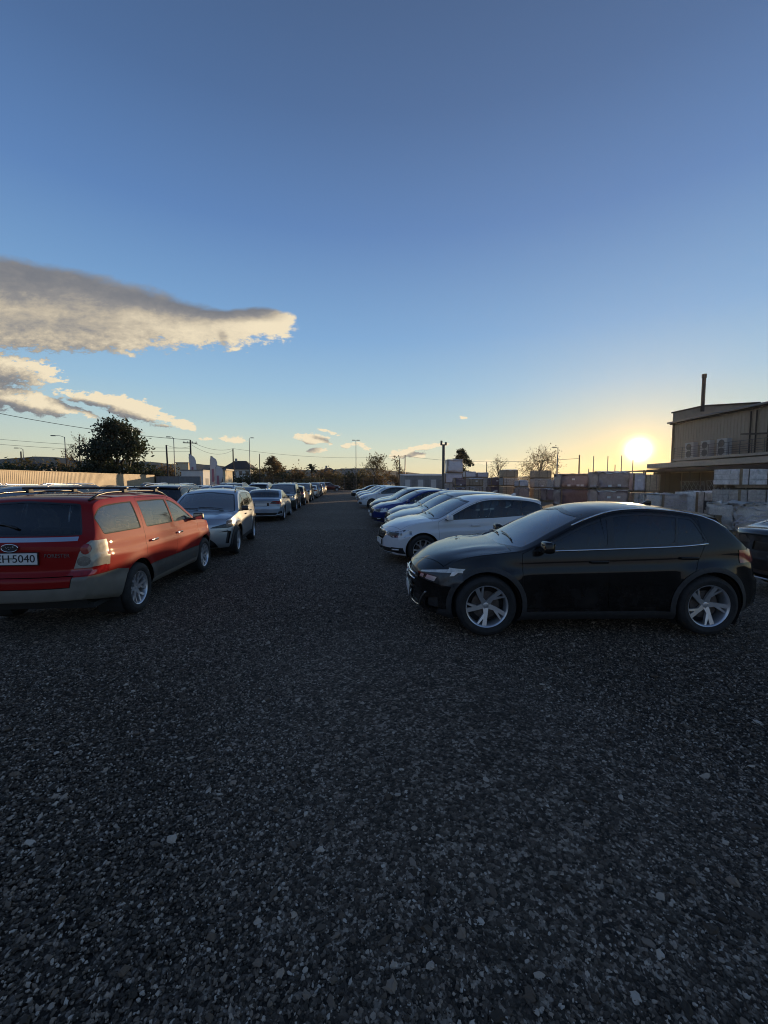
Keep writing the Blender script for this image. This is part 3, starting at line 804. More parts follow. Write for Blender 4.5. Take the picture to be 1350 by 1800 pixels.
def plate(end, z, text=None, w=.52, h=.11, mat='plate_white', y=0):
    def f(sh, parts, add):
        e = 1 if end == 'f' else -1; x = capx(sh, end, y, z)+.012*e
        mb = MB(); mb.box((x, y, z), (.012, w, h)); add('number_plate', mb, mat, bevel=.003)
        mb = MB(); mb.box((x-.004*e, y, z), (.012, w+.02, h+.02)); add('plate_holder', mb, 'trim_black')
        if text:
            for body, yo, size, mt in text:
                me = text_mesh(body, size, .0015)
                R_ = Matrix(((0, 0, e, x+.0075*e), (e, 0, 0, y+yo*e), (0, 1, 0, z), (0, 0, 0, 1)))
                me.transform(R_); parts.append(('number_plate>lettering', me, mt, None))
    return f
def badge_oval(end, z, rx, rz_, stars=False, mat='chrome', y=0):
    def f(sh, parts, add):
        e = 1 if end == 'f' else -1; x = capx(sh, end, y, z)+.012*e
        mb = MB(); n = 24; mb.prism([(rx*math.cos(2*math.pi*k/n), rz_*math.sin(2*math.pi*k/n)) for k in range(n)], lambda a, b, h: (x+h*e, y+a, z+b), -.01, .004); add('emblem', mb, 'lamp_dark')
        mb = MB(); mb.tube([(x+.004*e, y+rx*math.cos(2*math.pi*k/n), z+rz_*math.sin(2*math.pi*k/n)) for k in range(n+1)], .006, 6, cap=False)
        if stars:
            for (a, b, r) in ((-.035, .012, .012), (-.012, .004, .007), (.006, -.012, .007), (.012, .012, .007), (.030, -.004, .007), (.036, .012, .006)):
                pl = []
                for k in range(8): rr = r if k % 2 == 0 else r*.4; pl.append((a+rr*math.cos(k*math.pi/4), b+rr*math.sin(k*math.pi/4)))
                mb.prism(pl, lambda a, b, h: (x+h*e, y-a*e, z+b), .003, .008)
        add('emblem_ring', mb, mat, smooth=True)
    return f
def badge_star(end, z, r):
    def f(sh, parts, add):
        e = 1; x = capx(sh, end, 0, z)+.022
        mb = MB(); n = 28; mb.tube([(x, r*math.cos(2*math.pi*k/n), z+r*math.sin(2*math.pi*k/n)) for k in range(n+1)], .008, 6, cap=False)
        for k in range(3):
            a = math.pi/2+k*2*math.pi/3; t = Vector((0, math.cos(a), math.sin(a))); q = Vector((0, -math.sin(a), math.cos(a))); c = Vector((x, 0, z))
            mb.add([c+t*r, c+q*r*.12, c-t*r*.1, c-q*r*.12, c+Vector((.008, 0, 0))], [(0, 1, 4), (1, 2, 4), (2, 3, 4), (3, 0, 4), (3, 2, 1, 0)])
        add('emblem', mb, 'chrome', smooth=True, angle=30)
    return f
def lettering(end, body, y, z, size, mat='chrome'):
    def f(sh, parts, add):
        e = 1 if end == 'f' else -1; x = capx(sh, end, y-math.copysign(.16, y), z)+.003*e
        me = text_mesh(body, size, .002); me.transform(Matrix(((0, 0, e, x), (e, 0, 0, y), (0, 1, 0, z), (0, 0, 0, 1)))); parts.append(('lettering', me, mat, None))
    return f

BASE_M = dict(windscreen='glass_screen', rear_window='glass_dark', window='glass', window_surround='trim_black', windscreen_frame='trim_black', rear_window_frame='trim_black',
    headlight='lamp_clear', taillight='lamp_red', grille='trim_black', intake='plastic', arch_trim='plastic', cladding='plastic', lamp_inner='lamp_dark', lamp_strip='lamp_white', lens='lamp_white', plate_recess='trim_black', reflector='lamp_red', grille_frame='chrome', foglight='lamp_white')

# ------------------------------------------------------------------ the kinds of car in the lot
def crown_keys(L, cowl, hdr, roof_end, tail, hood=.055, ws=.11, roof=.055, rw=.09, end=.05):
    return [(0, .035), (.2, hood), (cowl-.1, hood), (cowl+.15, ws*.8), ((cowl+hdr)/2, ws), (hdr, roof+.03), (hdr+.4, roof), (roof_end-.2, roof), ((roof_end+tail)/2, rw), (tail, end), (L, .035)]
NOSE = [(.15, .10), (.24, .03), (.36, 0), (.55, .0), (.64, .012), (.70, .035), (.78, .09), (.90, .14)]
TAIL_H = [(.2, .06), (.34, .01), (.50, 0), (.62, .005), (.68, .045), (.80, .06), (.95, .085), (1.1, .11)]
TAIL_S = [(.2, .06), (.36, .0), (.55, 0), (.68, .02), (.9, .03), (1.0, .02), (1.1, .03)]
def spec_black():
    L = 4.42
    return dict(L=L, W=1.80, FO=.88, WB=2.70, R=.346, rimr=.70, spokes=5, spoke_style='twist', arch=.05, arch_trim=.055, cowl=1.22,
        top=[(0, .70), (.04, .76), (.12, .82), (.35, .90), (.8, .975), (1.18, 1.02), (1.30, 1.055), (1.75, 1.27), (2.15, 1.415), (2.45, 1.472), (2.85, 1.495), (3.3, 1.462), (3.6, 1.405), (3.76, 1.355), (4.02, 1.165), (4.20, 1.05), (4.34, 1.01), (L, .97)],
        belt=[(0, .66), (.35, .80), (.9, .905), (1.3, .945), (2.2, .975), (3.2, 1.01), (3.9, 1.06), (4.2, 1.02), (L, .93)],
        crown=crown_keys(L, 1.22, 2.2, 3.72, 4.2), tum=.40, nose=NOSE, tail=TAIL_H, ridge=(.016, (.40, .62), .045), fc=.32,
        prof=[(0, .885), (.06, .935), (.10, .955), (.25, .972), (.45, .985), (.60, .998), (.70, 1.0), (.735, .996), (.78, .978), (.92, .965), (1, .945)],
        dA=1.30, dB=2.36, dC=3.52, w0=1.42, w1=3.44, w1b=3.58, ws=(1.26, 2.18), rw=(4.19, 3.80, .14), mirror_d=1.55, chrome_belt=True, parcel=3.95, parcel_l=.45,
        pillars=[(2.38, .04, .12), (3.16, .012, .25)], roof_strip=(1.95, 3.85), spoiler=(3.68, .18, .07), fin=3.35, doorlow=.32,
        clad=[('cladding', [(.3, .05), (L-.25, .05), (L-.25, .285), (.3, .285)], False)],
        mats=dict(BASE_M, window='glass_dark', rear_window='glass_dark', headlight='lamp_dark', lens='alloy'),
        marks=[('grille', 'front', 'f', [(0, .46), (.36, .47), (.44, .60), (.40, .69), (0, .70), (-.40, .69), (-.44, .60), (-.36, .47)], False),
               ('intake', 'front', 'f', [(0, .25), (.42, .25), (.50, .38), (0, .41), (-.50, .38), (-.42, .25)], False),
               ('intake', 'front', 'f', [(.56, .25), (.74, .27), (.74, .42), (.60, .38)], True),
               ('headlight', 'front', 'f', [(.47, .60), (.84, .56), (.95, .62), (.95, .78), (.80, .745), (.50, .68)], True),
               ('headlight', 'side', 'f', [(.20, .575), (.50, .66), (.62, .765), (.40, .76), (.20, .735)], True),
               ('lamp_strip', 'front', 'f', [(.47, .665), (.60, .69), (.95, .74), (.95, .79), (.70, .735), (.48, .685)], True), ('lens', 'front', 'f', [(.58, .605), (.70, .595), (.72, .65), (.60, .655)], True), ('lens', 'front', 'f', [(.49, .615), (.545, .61), (.555, .65), (.50, .65)], True),
               ('lamp_strip', 'side', 'f', [(.2, .735), (.60, .748), (.62, .77), (.40, .77), (.2, .765)], True), ('lens', 'side', 'f', [(.44, .678), (.49, .685), (.545, .732), (.47, .727)], True),
               ('taillight', 'front', 'r', [(.45, .89), (.95, .83), (.95, .985), (.60, .985)], True), ('taillight', 'side', 'r', [(4.0, .95), (L, .83), (L, 1.0), (4.1, 1.005)], True),
               ('plate_recess', 'front', 'r', [(-.30, .42), (.30, .42), (.30, .56), (-.30, .56)], False)],
        extra=[slat([.555, .615], -.38, .38, .014), badge_star('f', .585, .085), polyline([(.10, .235), (.44, .235), (.56, .40), (.60, .445)], .011, 'chrome'), plate('f', .36, None, .50, .10), plate('r', .49, None)])
def spec_white():
    L = 4.36
    return dict(L=L, W=1.79, FO=.86, WB=2.65, R=.322, rimr=.68, spokes=5, spoke_style='y', arch=.042, cowl=1.16,
        top=[(0, .70), (.04, .75), (.14, .80), (.4, .875), (.8, .945), (1.12, .985), (1.24, 1.02), (1.7, 1.24), (2.12, 1.39), (2.4, 1.445), (2.9, 1.468), (3.5, 1.44), (3.9, 1.375), (4.02, 1.33), (4.24, 1.05), (4.32, .98), (L, .93)],
        belt=[(0, .65), (.35, .78), (.9, .875), (1.3, .915), (2.2, .945), (3.2, .975), (3.9, 1.02), (4.2, 1.0), (L, .90)],
        crown=crown_keys(L, 1.16, 2.15, 3.95, 4.28), tum=.40, nose=NOSE, tail=TAIL_H, ridge=(.013, (.30, .60), .035), flare=.018,
        prof=[(0, .90), (.06, .945), (.25, .975), (.5, .99), (.68, 1.0), (.72, .998), (.765, .976), (.92, .962), (1, .945)],
        dA=1.24, dB=2.30, dC=3.42, w0=1.36, w1=4.06, w1b=3.88, ws=(1.20, 2.14), rw=(4.25, 4.04, .13), mirror_d=1.47, parcel=3.95, parcel_l=.45, pillars=[(2.32, .04, .12), (3.34, .012, .20)], spoiler=(3.86, .18, .065), fin=3.6, rear_wiper=1,
        clad=[('cladding', [(.9, .05), (3.4, .05), (3.4, .245), (.9, .245)], False)], mats=dict(BASE_M, window='glass_clear'),
        marks=[('grille_frame', 'front', 'f', [(-.40, .70), (-.43, .62), (-.28, .50), (.28, .50), (.43, .62), (.40, .70), (0, .715)], False),
               ('grille', 'front', 'f', [(-.385, .69), (-.41, .625), (-.27, .515), (.27, .515), (.41, .625), (.385, .69), (0, .70)], False),
               ('intake', 'front', 'f', [(-.60, .25), (.60, .25), (.66, .345), (-.66, .345)], False),
               ('intake', 'front', 'f', [(.60, .255), (.80, .23), (.80, .36), (.58, .36)], True),
               ('headlight', 'front', 'f', [(.44, .62), (.62, .565), (.95, .585), (.95, .73), (.46, .70)], True),
               ('headlight', 'side', 'f', [(.15, .585), (.42, .64), (.54, .745), (.30, .735), (.15, .72)], True),
               ('lamp_inner', 'front', 'f', [(.50, .63), (.62, .605), (.72, .61), (.74, .68), (.52, .68)], True),
               ('taillight', 'front', 'r', [(.42, .84), (.95, .80), (.95, .96), (.50, .97)], True), ('taillight', 'side', 'r', [(4.05, .90), (L, .80), (L, .96), (4.12, .96)], True),
               ('plate_recess', 'front', 'r', [(-.32, .62), (.32, .62), (.28, .76), (-.28, .76)], False), ('intake', 'front', 'r', [(-.6, .26), (.6, .26), (.66, .36), (-.66, .36)], False)],
        extra=[slat([(.565, .57), (.61, .615), (.655, .66)], -.34, .34, .008, 'plastic'), polyline([(.62, .31), (.76, .32)], .018, 'lamp_white', nm='fog_lamp'), polyline([(.0, .235), (.58, .225)], .012, 'plastic_grey', nm='lip'),
               badge_oval('f', .735, .042, .042), plate('f', .43, None, .50, .10), plate('r', .69, None)])
def spec_red():
    L = 4.485
    return dict(L=L, W=1.735, FO=.90, WB=2.525, R=.338, rimr=.655, spokes=6, spoke_style='y', arch=.055, cowl=1.10,
        top=[(0, .84), (.04, .89), (.12, .94), (.4, 1.02), (.8, 1.075), (1.06, 1.11), (1.18, 1.15), (1.5, 1.34), (1.82, 1.505), (2.05, 1.57), (2.5, 1.60), (3.3, 1.605), (3.9, 1.585), (4.08, 1.55), (4.34, 1.17), (4.42, 1.11), (L, 1.05)],
        belt=[(0, .78), (.35, .92), (.9, 1.02), (1.2, 1.05), (2.2, 1.07), (3.2, 1.085), (4.1, 1.10), (4.3, 1.09), (L, 1.02)],
        bot=[(0, .30), (.5, .27), (L-.9, .29), (L-.5, .36), (L, .45)],
        crown=crown_keys(L, 1.1, 1.9, 4.05, 4.38, roof=.04, rw=.07), tum=.30, ncrown=3.2, nose=[(a+.07, b) for a, b in NOSE], tail=[(.3, .07), (.46, .015), (.56, 0), (.67, .0), (.715, .02), (.75, .075), (.9, .085), (1.1, .10), (1.2, .11)], fc=.26, rc=.13, flare=.022,
        prof=[(0, .90), (.06, .945), (.25, .972), (.32, .974), (.36, .968), (.5, .985), (.66, .996), (.71, 1.0), (.735, .998), (.77, .984), (.92, .968), (1, .95)],
        dA=1.20, dB=2.20, dC=3.18, w0=1.32, w1=4.16, w1b=4.08, ws=(1.15, 1.86), rw=(4.325, 4.10, .115), mirror_d=1.44, mirror_mat='trim_black', parcel=3.9, parcel_l=.6, body_pillars=True,
        pillars=[(2.20, .022, .14), (3.16, .075, .13)], rails=(1.95, 4.0), rail_mat='trim_black', crossbars=[2.35, 3.25], handle_z=.93, handle_mat='chrome', doorlow=.38, rear_wiper=1, seat_mat='seat_light',
        clad=[('cladding', [(.9, .36), (3.5, .36), (3.5, .60), (.9, .57)], False), ('sill', [(.9, .05), (3.5, .05), (3.5, .375), (.9, .375)], False),
              ('bumper', [(-.2, .05), (.55, .05), (.55, .66), (-.2, .68)], True), ('bumper.rear', [(3.7, .05), (L+.2, .05), (L+.2, .70), (3.9, .70), (3.7, .66)], True)],
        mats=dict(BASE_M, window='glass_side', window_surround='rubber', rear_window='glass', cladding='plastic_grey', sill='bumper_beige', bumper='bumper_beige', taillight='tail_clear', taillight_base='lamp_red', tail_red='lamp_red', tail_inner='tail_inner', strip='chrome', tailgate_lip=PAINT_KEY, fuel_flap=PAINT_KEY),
        marks=[('headlight', 'front', 'f', [(.45, .74), (.95, .72), (.95, .88), (.5, .86)], True), ('headlight', 'side', 'f', [(.1, .74), (.45, .76), (.5, .88), (.1, .87)], True), ('grille', 'front', 'f', [(-.4, .73), (.4, .73), (.42, .84), (-.42, .84)], False),
               ('taillight', 'front', 'r', [(.605, .79), (.95, .79), (.95, 1.08), (.735, 1.09), (.69, 1.05), (.65, .96)], True), ('taillight', 'side', 'r', [(4.15, .80), (L, .79), (L, 1.08), (4.215, 1.08), (4.17, .98)], True),
               ('taillight_base', 'front', 'r', [(.56, .715), (.95, .715), (.95, .79), (.585, .79)], True), ('taillight_base', 'side', 'r', [(4.09, .715), (L, .715), (L, .79), (4.11, .80)], True),
               ('tail_inner', 'front', 'r', [(0.748, 0.865), (0.7402, 0.894), (0.719, 0.9152), (0.69, 0.923), (0.661, 0.9152), (0.6398, 0.894), (0.632, 0.865), (0.6398, 0.836), (0.661, 0.8148), (0.69, 0.807), (0.719, 0.8148), (0.7402, 0.836)], True), ('tail_red', 'front', 'r', [(0.75, 1.0), (0.744, 1.03), (0.7275, 1.052), (0.705, 1.06), (0.6825, 1.052), (0.666, 1.03), (0.66, 1.0), (0.666, 0.97), (0.6825, 0.948), (0.705, 0.94), (0.7275, 0.948), (0.744, 0.97)], True),
               ('gap', 'front', 'r', [(-.60, .59), (.60, .59), (.62, .70), (.62, .72), (-.62, .72), (-.62, .70)], False),
               ('tailgate_lip', 'front', 'r', [(-.594, .597), (.594, .597), (.612, .70), (.612, .712), (-.612, .712), (-.612, .70)], False),
               ('strip', 'front', 'r', [(-.62, 1.095), (.62, 1.095), (.615, 1.14), (-.615, 1.14)], False)],
        extra=[badge_oval('r', 1.04, .085, .042, True), lettering('r', 'FORESTER', -.47, .945, .058),
               plate('r', .92, [('EH', -.065, .118, 'ink'), ('=', .02, .075, 'plate_green'), ('5040', .145, .118, 'ink')], .56, .125), plate('f', .52, None)])
def spec_crossover():
    L = 4.18
    return dict(L=L, W=1.765, FO=.84, WB=2.56, R=.345, rimr=.68, spokes=5, spoke_style='plain', arch=.05, arch_trim=.075, cowl=1.06,
        top=[(0, .80), (.03, .86), (.10, .91), (.4, .965), (.75, 1.01), (1.02, 1.045), (1.14, 1.085), (1.5, 1.32), (1.82, 1.48), (2.1, 1.55), (2.5, 1.575), (3.1, 1.56), (3.6, 1.50), (3.76, 1.45), (4.02, 1.13), (4.1, 1.06), (L, 1.0)],
        belt=[(0, .74), (.35, .88), (.9, .965), (1.2, .995), (2.2, 1.03), (3.0, 1.08), (3.7, 1.15), (4.0, 1.08), (L, .97)],
        bot=[(0, .24), (.5, .21), (L-.6, .25), (L, .36)],
        crown=crown_keys(L, 1.06, 1.9, 3.7, 4.06), tum=.36, nose=[(.2, .09), (.34, .01), (.5, 0), (.66, .01), (.75, .03), (.86, .08), (1, .13)], tail=TAIL_H, ridge=(.022, (.42, .62), .05), flare=.04, fc=.30,
        dA=1.14, dB=2.12, dC=3.02, w0=1.26, w1=3.78, w1b=3.45, ws=(1.10, 1.88), rw=(4.01, 3.80, .13), mirror_d=1.38, mirror_mat='trim_black', parcel=3.6, parcel_l=.5, pillars=[(2.14, .035, .12), (3.0, .03, .2)], handle_mat='trim_black', spoiler=(3.60, .20, .07), fin=3.3, rails=(2.0, 3.5),
        clad=[('cladding', [(.5, .05), (3.9, .05), (3.9, .36), (.5, .36)], False)], mats=dict(BASE_M, headlight='lamp_dark', lower='plastic'),
        marks=[('headlight', 'front', 'f', [(.40, .705), (.74, .69), (.95, .74), (.95, .85), (.74, .80), (.45, .735)], True), ('headlight', 'side', 'f', [(.12, .73), (.40, .77), (.55, .86), (.3, .86), (.12, .83)], True),
               ('intake', 'front', 'f', [(-.42, .58), (.42, .58), (.34, .67), (-.34, .67)], False),
               ('grille', 'front', 'f', [(-.55, .25), (.55, .25), (.50, .36), (.34, .52), (-.34, .52), (-.50, .36)], False),
               ('intake', 'front', 'f', [(.69, .34), (.75, .33), (.80, .60), (.74, .63)], True), ('intake', 'front', 'f', [(.56, .61), (.76, .60), (.75, .635)], True),
               ('lamp_strip', 'front', 'f', [(.74, .775), (.92, .80), (.92, .835), (.74, .79)], True),
               ('taillight', 'front', 'r', [(-.95, .90), (.95, .90), (.95, 1.03), (-.95, 1.03)], False), ('taillight', 'side', 'r', [(3.9, .95), (L, .90), (L, 1.03), (3.92, 1.04)], True), ('lower', 'front', 'r', [(-.7, .3), (.7, .3), (.75, .55), (-.75, .55)], False)],
        extra=[slat([.32, .38, .44], -.40, .40, .008, 'plastic'), badge_oval('f', .72, .06, .04), plate('f', .45, None), plate('r', .72, None)])
def spec_sedan():
    L = 4.5
    return dict(L=L, W=1.815, FO=.86, WB=2.64, R=.325, rimr=.70, spokes=5, spoke_style='y', arch=.042, cowl=1.20,
        top=[(0, .68), (.04, .73), (.14, .78), (.4, .85), (.8, .92), (1.16, .965), (1.3, 1.005), (1.75, 1.23), (2.15, 1.365), (2.45, 1.415), (2.8, 1.428), (3.15, 1.40), (3.5, 1.315), (3.85, 1.15), (4.08, 1.055), (4.2, 1.035), (4.40, 1.02), (4.46, .99), (L, .95)],
        belt=[(0, .64), (.35, .77), (.9, .86), (1.3, .90), (2.2, .92), (3.2, .95), (3.9, .985), (4.3, .975), (L, .92)],
        crown=crown_keys(L, 1.2, 2.2, 3.2, 4.1, end=.035), tum=.42, nose=NOSE, tail=TAIL_S, flare=.018,
        prof=[(0, .90), (.06, .945), (.25, .975), (.5, .99), (.72, 1.0), (.75, .999), (.79, .976), (.92, .962), (1, .945)],
        dA=1.28, dB=2.34, dC=3.36, w0=1.42, w1=3.86, w1b=3.62, ws=(1.25, 2.18), rw=(4.0, 3.22, .10), mirror_d=1.52, parcel=3.7, parcel_l=.7, pillars=[(2.36, .04, .12), (3.28, .02, .3)], fin=3.05, chrome_belt=True,
        clad=[('cladding', [(.9, .05), (3.5, .05), (3.5, .24), (.9, .24)], False)], mats=dict(BASE_M),
        marks=[('grille', 'front', 'f', [(-.44, .38), (.44, .38), (.48, .55), (.40, .66), (-.40, .66), (-.48, .55)], False), ('headlight', 'front', 'f', [(.50, .58), (.95, .57), (.95, .70), (.52, .66)], True), ('headlight', 'side', 'f', [(.15, .57), (.45, .64), (.5, .71), (.15, .70)], True),
               ('taillight', 'front', 'r', [(.40, .80), (.95, .77), (.95, .92), (.50, .91)], True), ('taillight', 'side', 'r', [(4.08, .86), (L, .77), (L, .93), (4.1, .92)], True),
               ('lamp_inner', 'front', 'r', [(.40, .815), (.62, .80), (.66, .87), (.46, .88)], True),
               ('plate_recess', 'front', 'r', [(-.36, .70), (.36, .70), (.34, .83), (-.34, .83)], False), ('intake', 'front', 'r', [(-.62, .30), (.62, .30), (.70, .40), (-.70, .40)], False), ('intake', 'front', 'r', [(.70, .34), (.85, .36), (.85, .47), (.74, .44)], True)],
        extra=[polyline([(0, .27), (.60, .28), (.82, .33)], .014, 'alloy', 'r', 'lip'), plate('r', .765, None), plate('f', .45, None), slat([.44, .5, .56, .61], -.40, .40, .008)])
def spec_suv():
    L = 4.5
    return dict(L=L, W=1.85, FO=.87, WB=2.68, R=.355, rimr=.68, spokes=5, spoke_style='plain', arch=.05, arch_trim=.06, cowl=1.14,
        top=[(0, .84), (.03, .90), (.10, .95), (.4, 1.0), (.8, 1.05), (1.10, 1.085), (1.22, 1.125), (1.6, 1.38), (1.95, 1.565), (2.2, 1.63), (2.6, 1.66), (3.4, 1.655), (3.95, 1.61), (4.12, 1.56), (4.36, 1.14), (4.44, 1.07), (L, 1.0)],
        belt=[(0, .78), (.35, .92), (.9, 1.01), (1.3, 1.04), (2.2, 1.06), (3.2, 1.085), (4.1, 1.13), (4.3, 1.08), (L, .97)],
        bot=[(0, .26), (.5, .23), (L-.6, .26), (L, .36)],
        crown=crown_keys(L, 1.14, 2.0, 4.05, 4.4, roof=.045), tum=.32, nose=[(.2, .09), (.34, .01), (.5, 0), (.70, .01), (.80, .03), (.88, .08), (1, .13)], tail=TAIL_H, ridge=(.014, (.45, .66), .05),
        dA=1.22, dB=2.28, dC=3.32, w0=1.34, w1=4.18, w1b=4.0, ws=(1.18, 1.98), rw=(4.35, 4.15, .12), mirror_d=1.46, parcel=3.95, parcel_l=.5, pillars=[(2.3, .04, .12), (3.3, .03, .14)], rails=(2.1, 4.0), rail_mat='chrome', spoiler=(4.04, .18, .06), fin=3.75, rear_wiper=1,
        clad=[('cladding', [(.5, .05), (4.2, .05), (4.2, .36), (.5, .36)], False)], mats=dict(BASE_M, lower='plastic'),
        marks=[('grille', 'front', 'f', [(-.50, .60), (.50, .60), (.54, .76), (-.54, .76)], False), ('intake', 'front', 'f', [(-.6, .28), (.6, .28), (.55, .48), (-.55, .48)], False), ('headlight', 'front', 'f', [(.54, .66), (.95, .66), (.95, .82), (.56, .78)], True), ('headlight', 'side', 'f', [(.12, .67), (.45, .74), (.5, .83), (.12, .81)], True),
               ('taillight', 'front', 'r', [(.55, .88), (.95, .86), (.95, 1.06), (.62, 1.05)], True), ('taillight', 'side', 'r', [(4.2, .92), (L, .86), (L, 1.07), (4.22, 1.07)], True), ('lower', 'front', 'r', [(-.75, .3), (.75, .3), (.8, .48), (-.8, .48)], False)],
        extra=[slat([.64, .68, .72], -.48, .48, .01), badge_oval('f', .68, .07, .05), plate('f', .40, None), plate('r', .74, None)])
def spec_hatch():
    L = 4.02
    return dict(L=L, W=1.74, FO=.82, WB=2.52, R=.31, rimr=.67, spokes=5, spoke_style='plain', arch=.042, cowl=1.04,
        top=[(0, .70), (.04, .76), (.14, .81), (.4, .89), (.75, .96), (1.0, 1.0), (1.12, 1.04), (1.5, 1.26), (1.85, 1.41), (2.1, 1.465), (2.5, 1.485), (3.1, 1.46), (3.55, 1.395), (3.68, 1.35), (3.9, 1.05), (3.98, .98), (L, .93)],
        belt=[(0, .65), (.35, .79), (.8, .89), (1.15, .92), (2.0, .95), (2.9, .985), (3.6, 1.04), (3.85, 1.0), (L, .90)],
        crown=crown_keys(L, 1.04, 1.9, 3.6, 3.94), tum=.38, nose=NOSE, tail=TAIL_H, flare=.018,
        dA=1.12, dB=2.08, dC=3.05, w0=1.24, w1=3.66, w1b=3.42, ws=(1.08, 1.88), rw=(3.90, 3.70, .13), mirror_d=1.36, parcel=3.6, parcel_l=.4, pillars=[(2.1, .035, .12), (3.0, .03, .18)], spoiler=(3.56, .14, .055), fin=3.35, rear_wiper=1,
        clad=[], mats=dict(BASE_M),
        marks=[('grille', 'front', 'f', [(-.40, .55), (.40, .55), (.42, .66), (-.42, .66)], False), ('intake', 'front', 'f', [(-.6, .25), (.6, .25), (.58, .42), (-.58, .42)], False), ('headlight', 'front', 'f', [(.44, .58), (.95, .57), (.95, .74), (.5, .70)], True), ('headlight', 'side', 'f', [(.15, .58), (.42, .64), (.55, .76), (.15, .72)], True),
               ('taillight', 'front', 'r', [(.55, .82), (.95, .78), (.95, 1.0), (.66, 1.0)], True), ('taillight', 'side', 'r', [(3.78, .86), (L, .78), (L, 1.0), (3.8, 1.0)], True)],
        extra=[slat([.58, .62], -.36, .36, .008), badge_oval('f', .69, .05, .04), plate('f', .36, None), plate('r', .66, None)])
def scaled(sp, k):
    f = lambda l: [(a*k, b) for a, b in l]
    for q in ('top', 'belt', 'bot', 'plan', 'crown'):
        if q in sp: sp[q] = f(sp[q])
    for q in ('L', 'FO', 'WB', 'cowl', 'dA', 'dB', 'dC', 'w0', 'w1', 'w1b', 'mirror_d', 'parcel', 'fin'):
        if q in sp: sp[q] *= k
    for q in ('ws', 'rails', 'crossbars', 'roof_strip'):
        if q in sp: sp[q] = [x*k for x in sp[q]]
    if 'spoiler' in sp: sp['spoiler'] = (sp['spoiler'][0]*k,)+sp['spoiler'][1:]
    sp['rw'] = [sp['rw'][0]*k, sp['rw'][1]*k]+list(sp['rw'][2:])
    sp['pillars'] = [(a*k, b, c) for a, b, c in sp['pillars']]
    sp['clad'] = [(n, f(p), r) for n, p, r in sp['clad']]
    sp['marks'] = [(n, v, e, f(p) if v == 'side' else p, m) for n, v, e, p, m in sp['marks']]
    return sp
PROTO = {k: build_car(k, f()) for k, f in dict(black=lambda: scaled(spec_black(), .94), white=lambda: scaled(spec_white(), .905), red=spec_red, crossover=spec_crossover, sedan=spec_sedan, suv=spec_suv, hatch=spec_hatch).items()}
NAMES = dict(black='crossover_car', white='hatchback_car', red='station_wagon', crossover='crossover_car', sedan='sedan_car', suv='suv_car', hatch='hatchback_car')
FAR_SKIP = ('seat', 'steering_wheel', 'wiper', 'rear_wiper', 'mirror_arm', 'mirror_glass', 'handle', 'backing', 'brake_disc', 'emblem', 'emblem_ring', 'grille_slat', 'antenna', 'plate_holder', 'lip', 'fog_lamp', 'trim_strip', 'lamp_inner')
PLACEHOLDER = PAINTS['grey']
for parts, sh in PROTO.values():
    for nm, me, mat, Mx in parts:
        if not me.materials: me.materials.append(PLACEHOLDER if mat == PAINT_KEY else M[mat])
def place_car(kind, x, y, rz, colour, label, group=None, far=False, name=None, mats={}):
    parts, sh = PROTO[kind]
    root = thing(name or NAMES[kind], label, 'car', (x, y, 0), rz, group)
    made = {}
    for nm, me, mat, Mx in parts:
        seg = nm.split('>'); leaf = seg[-1].split('.')[0]
        if leaf in ('body',): leaf = 'body'
        if far and leaf in FAR_SKIP: continue
        par = made.get(seg[0], root) if len(seg) > 1 else root
        o = bpy.data.objects.new(leaf, me); COL.objects.link(o); o.parent = par
        if Mx is not None and len(seg) == 1: o.matrix_local = Mx
        mt = mats.get(leaf)
        if mat == PAINT_KEY and leaf in ('windscreen_frame',): pass
        if mat == PAINT_KEY and not mt: mt = PAINTS[colour]
        if mt:
            o.material_slots[0].link = 'OBJECT'; o.material_slots[0].material = mt
        if len(seg) == 1 and nm not in made: made[nm] = o
    return root
ROW_R = 'cars parked nose to the lane in the right row'
ROW_L = 'cars parked in line along the left edge of the lane'
FIELD = 'cars parked in the lines further left'
h = rad(174.9)
place_car('black', 2.93, 5.21, h, 'black', 'glossy black crossover with five spoke alloy wheels, nearest car on the right', ROW_R)
place_car('white', 2.77, 9.47, rad(185.0), 'white', 'white hatchback parked just behind the black crossover', ROW_R)
place_car('hatch', 3.21, 12.04, rad(185.5), 'beige', 'pale beige silver hatchback between white hatchback and dark grey hatchback', ROW_R)
place_car('white', 3.43, 14.40, rad(184.5), 'grey', 'dark grey hatchback parked between beige hatchback and dark blue hatchback', ROW_R)
place_car('white', 3.05, 16.92, rad(185.0), 'blue', 'dark blue hatchback in the right row with pale windscreen', ROW_R)
place_car('hatch', 3.21, 19.88, rad(185.0), 'dark', 'near black car just beyond the dark blue hatchback, right row', ROW_R, True)
place_car('hatch', 3.59, 22.60, rad(185.6), 'silver', 'silver hatchback just before the far white hatchback, right row', ROW_R, True)
place_car('hatch', 2.97, 28.38, rad(185.0), 'white', 'white hatchback far down the right row showing its whole front', ROW_R, True)
place_car('white', 2.99, 33.17, rad(185.0), 'lightblue', 'pale blue car next beyond the far white hatchback, right row', ROW_R, True)
place_car('white', 3.01, 38.17, rad(185.0), 'white', 'small looking white car second from the far end of the right row', ROW_R, True)
place_car('sedan', 2.99, 46.20, rad(185.0), 'dark', 'dark car closing the far end of the right row', ROW_R, True)
q_ = G(1268, 937, 1.02)
place_car('sedan', q_.x+3.22, q_.y+.1, rad(0), 'dark', 'dark sedan cut off by right edge, its boot behind the black crossover', mats=dict(taillight=M['lamp_dark'], number_plate=M['trim_black']))
place_car('red', -3.60, 6.955, rad(89.4), 'red', 'red station wagon with beige bumpers and roof bars, its rear toward us', ROW_L)
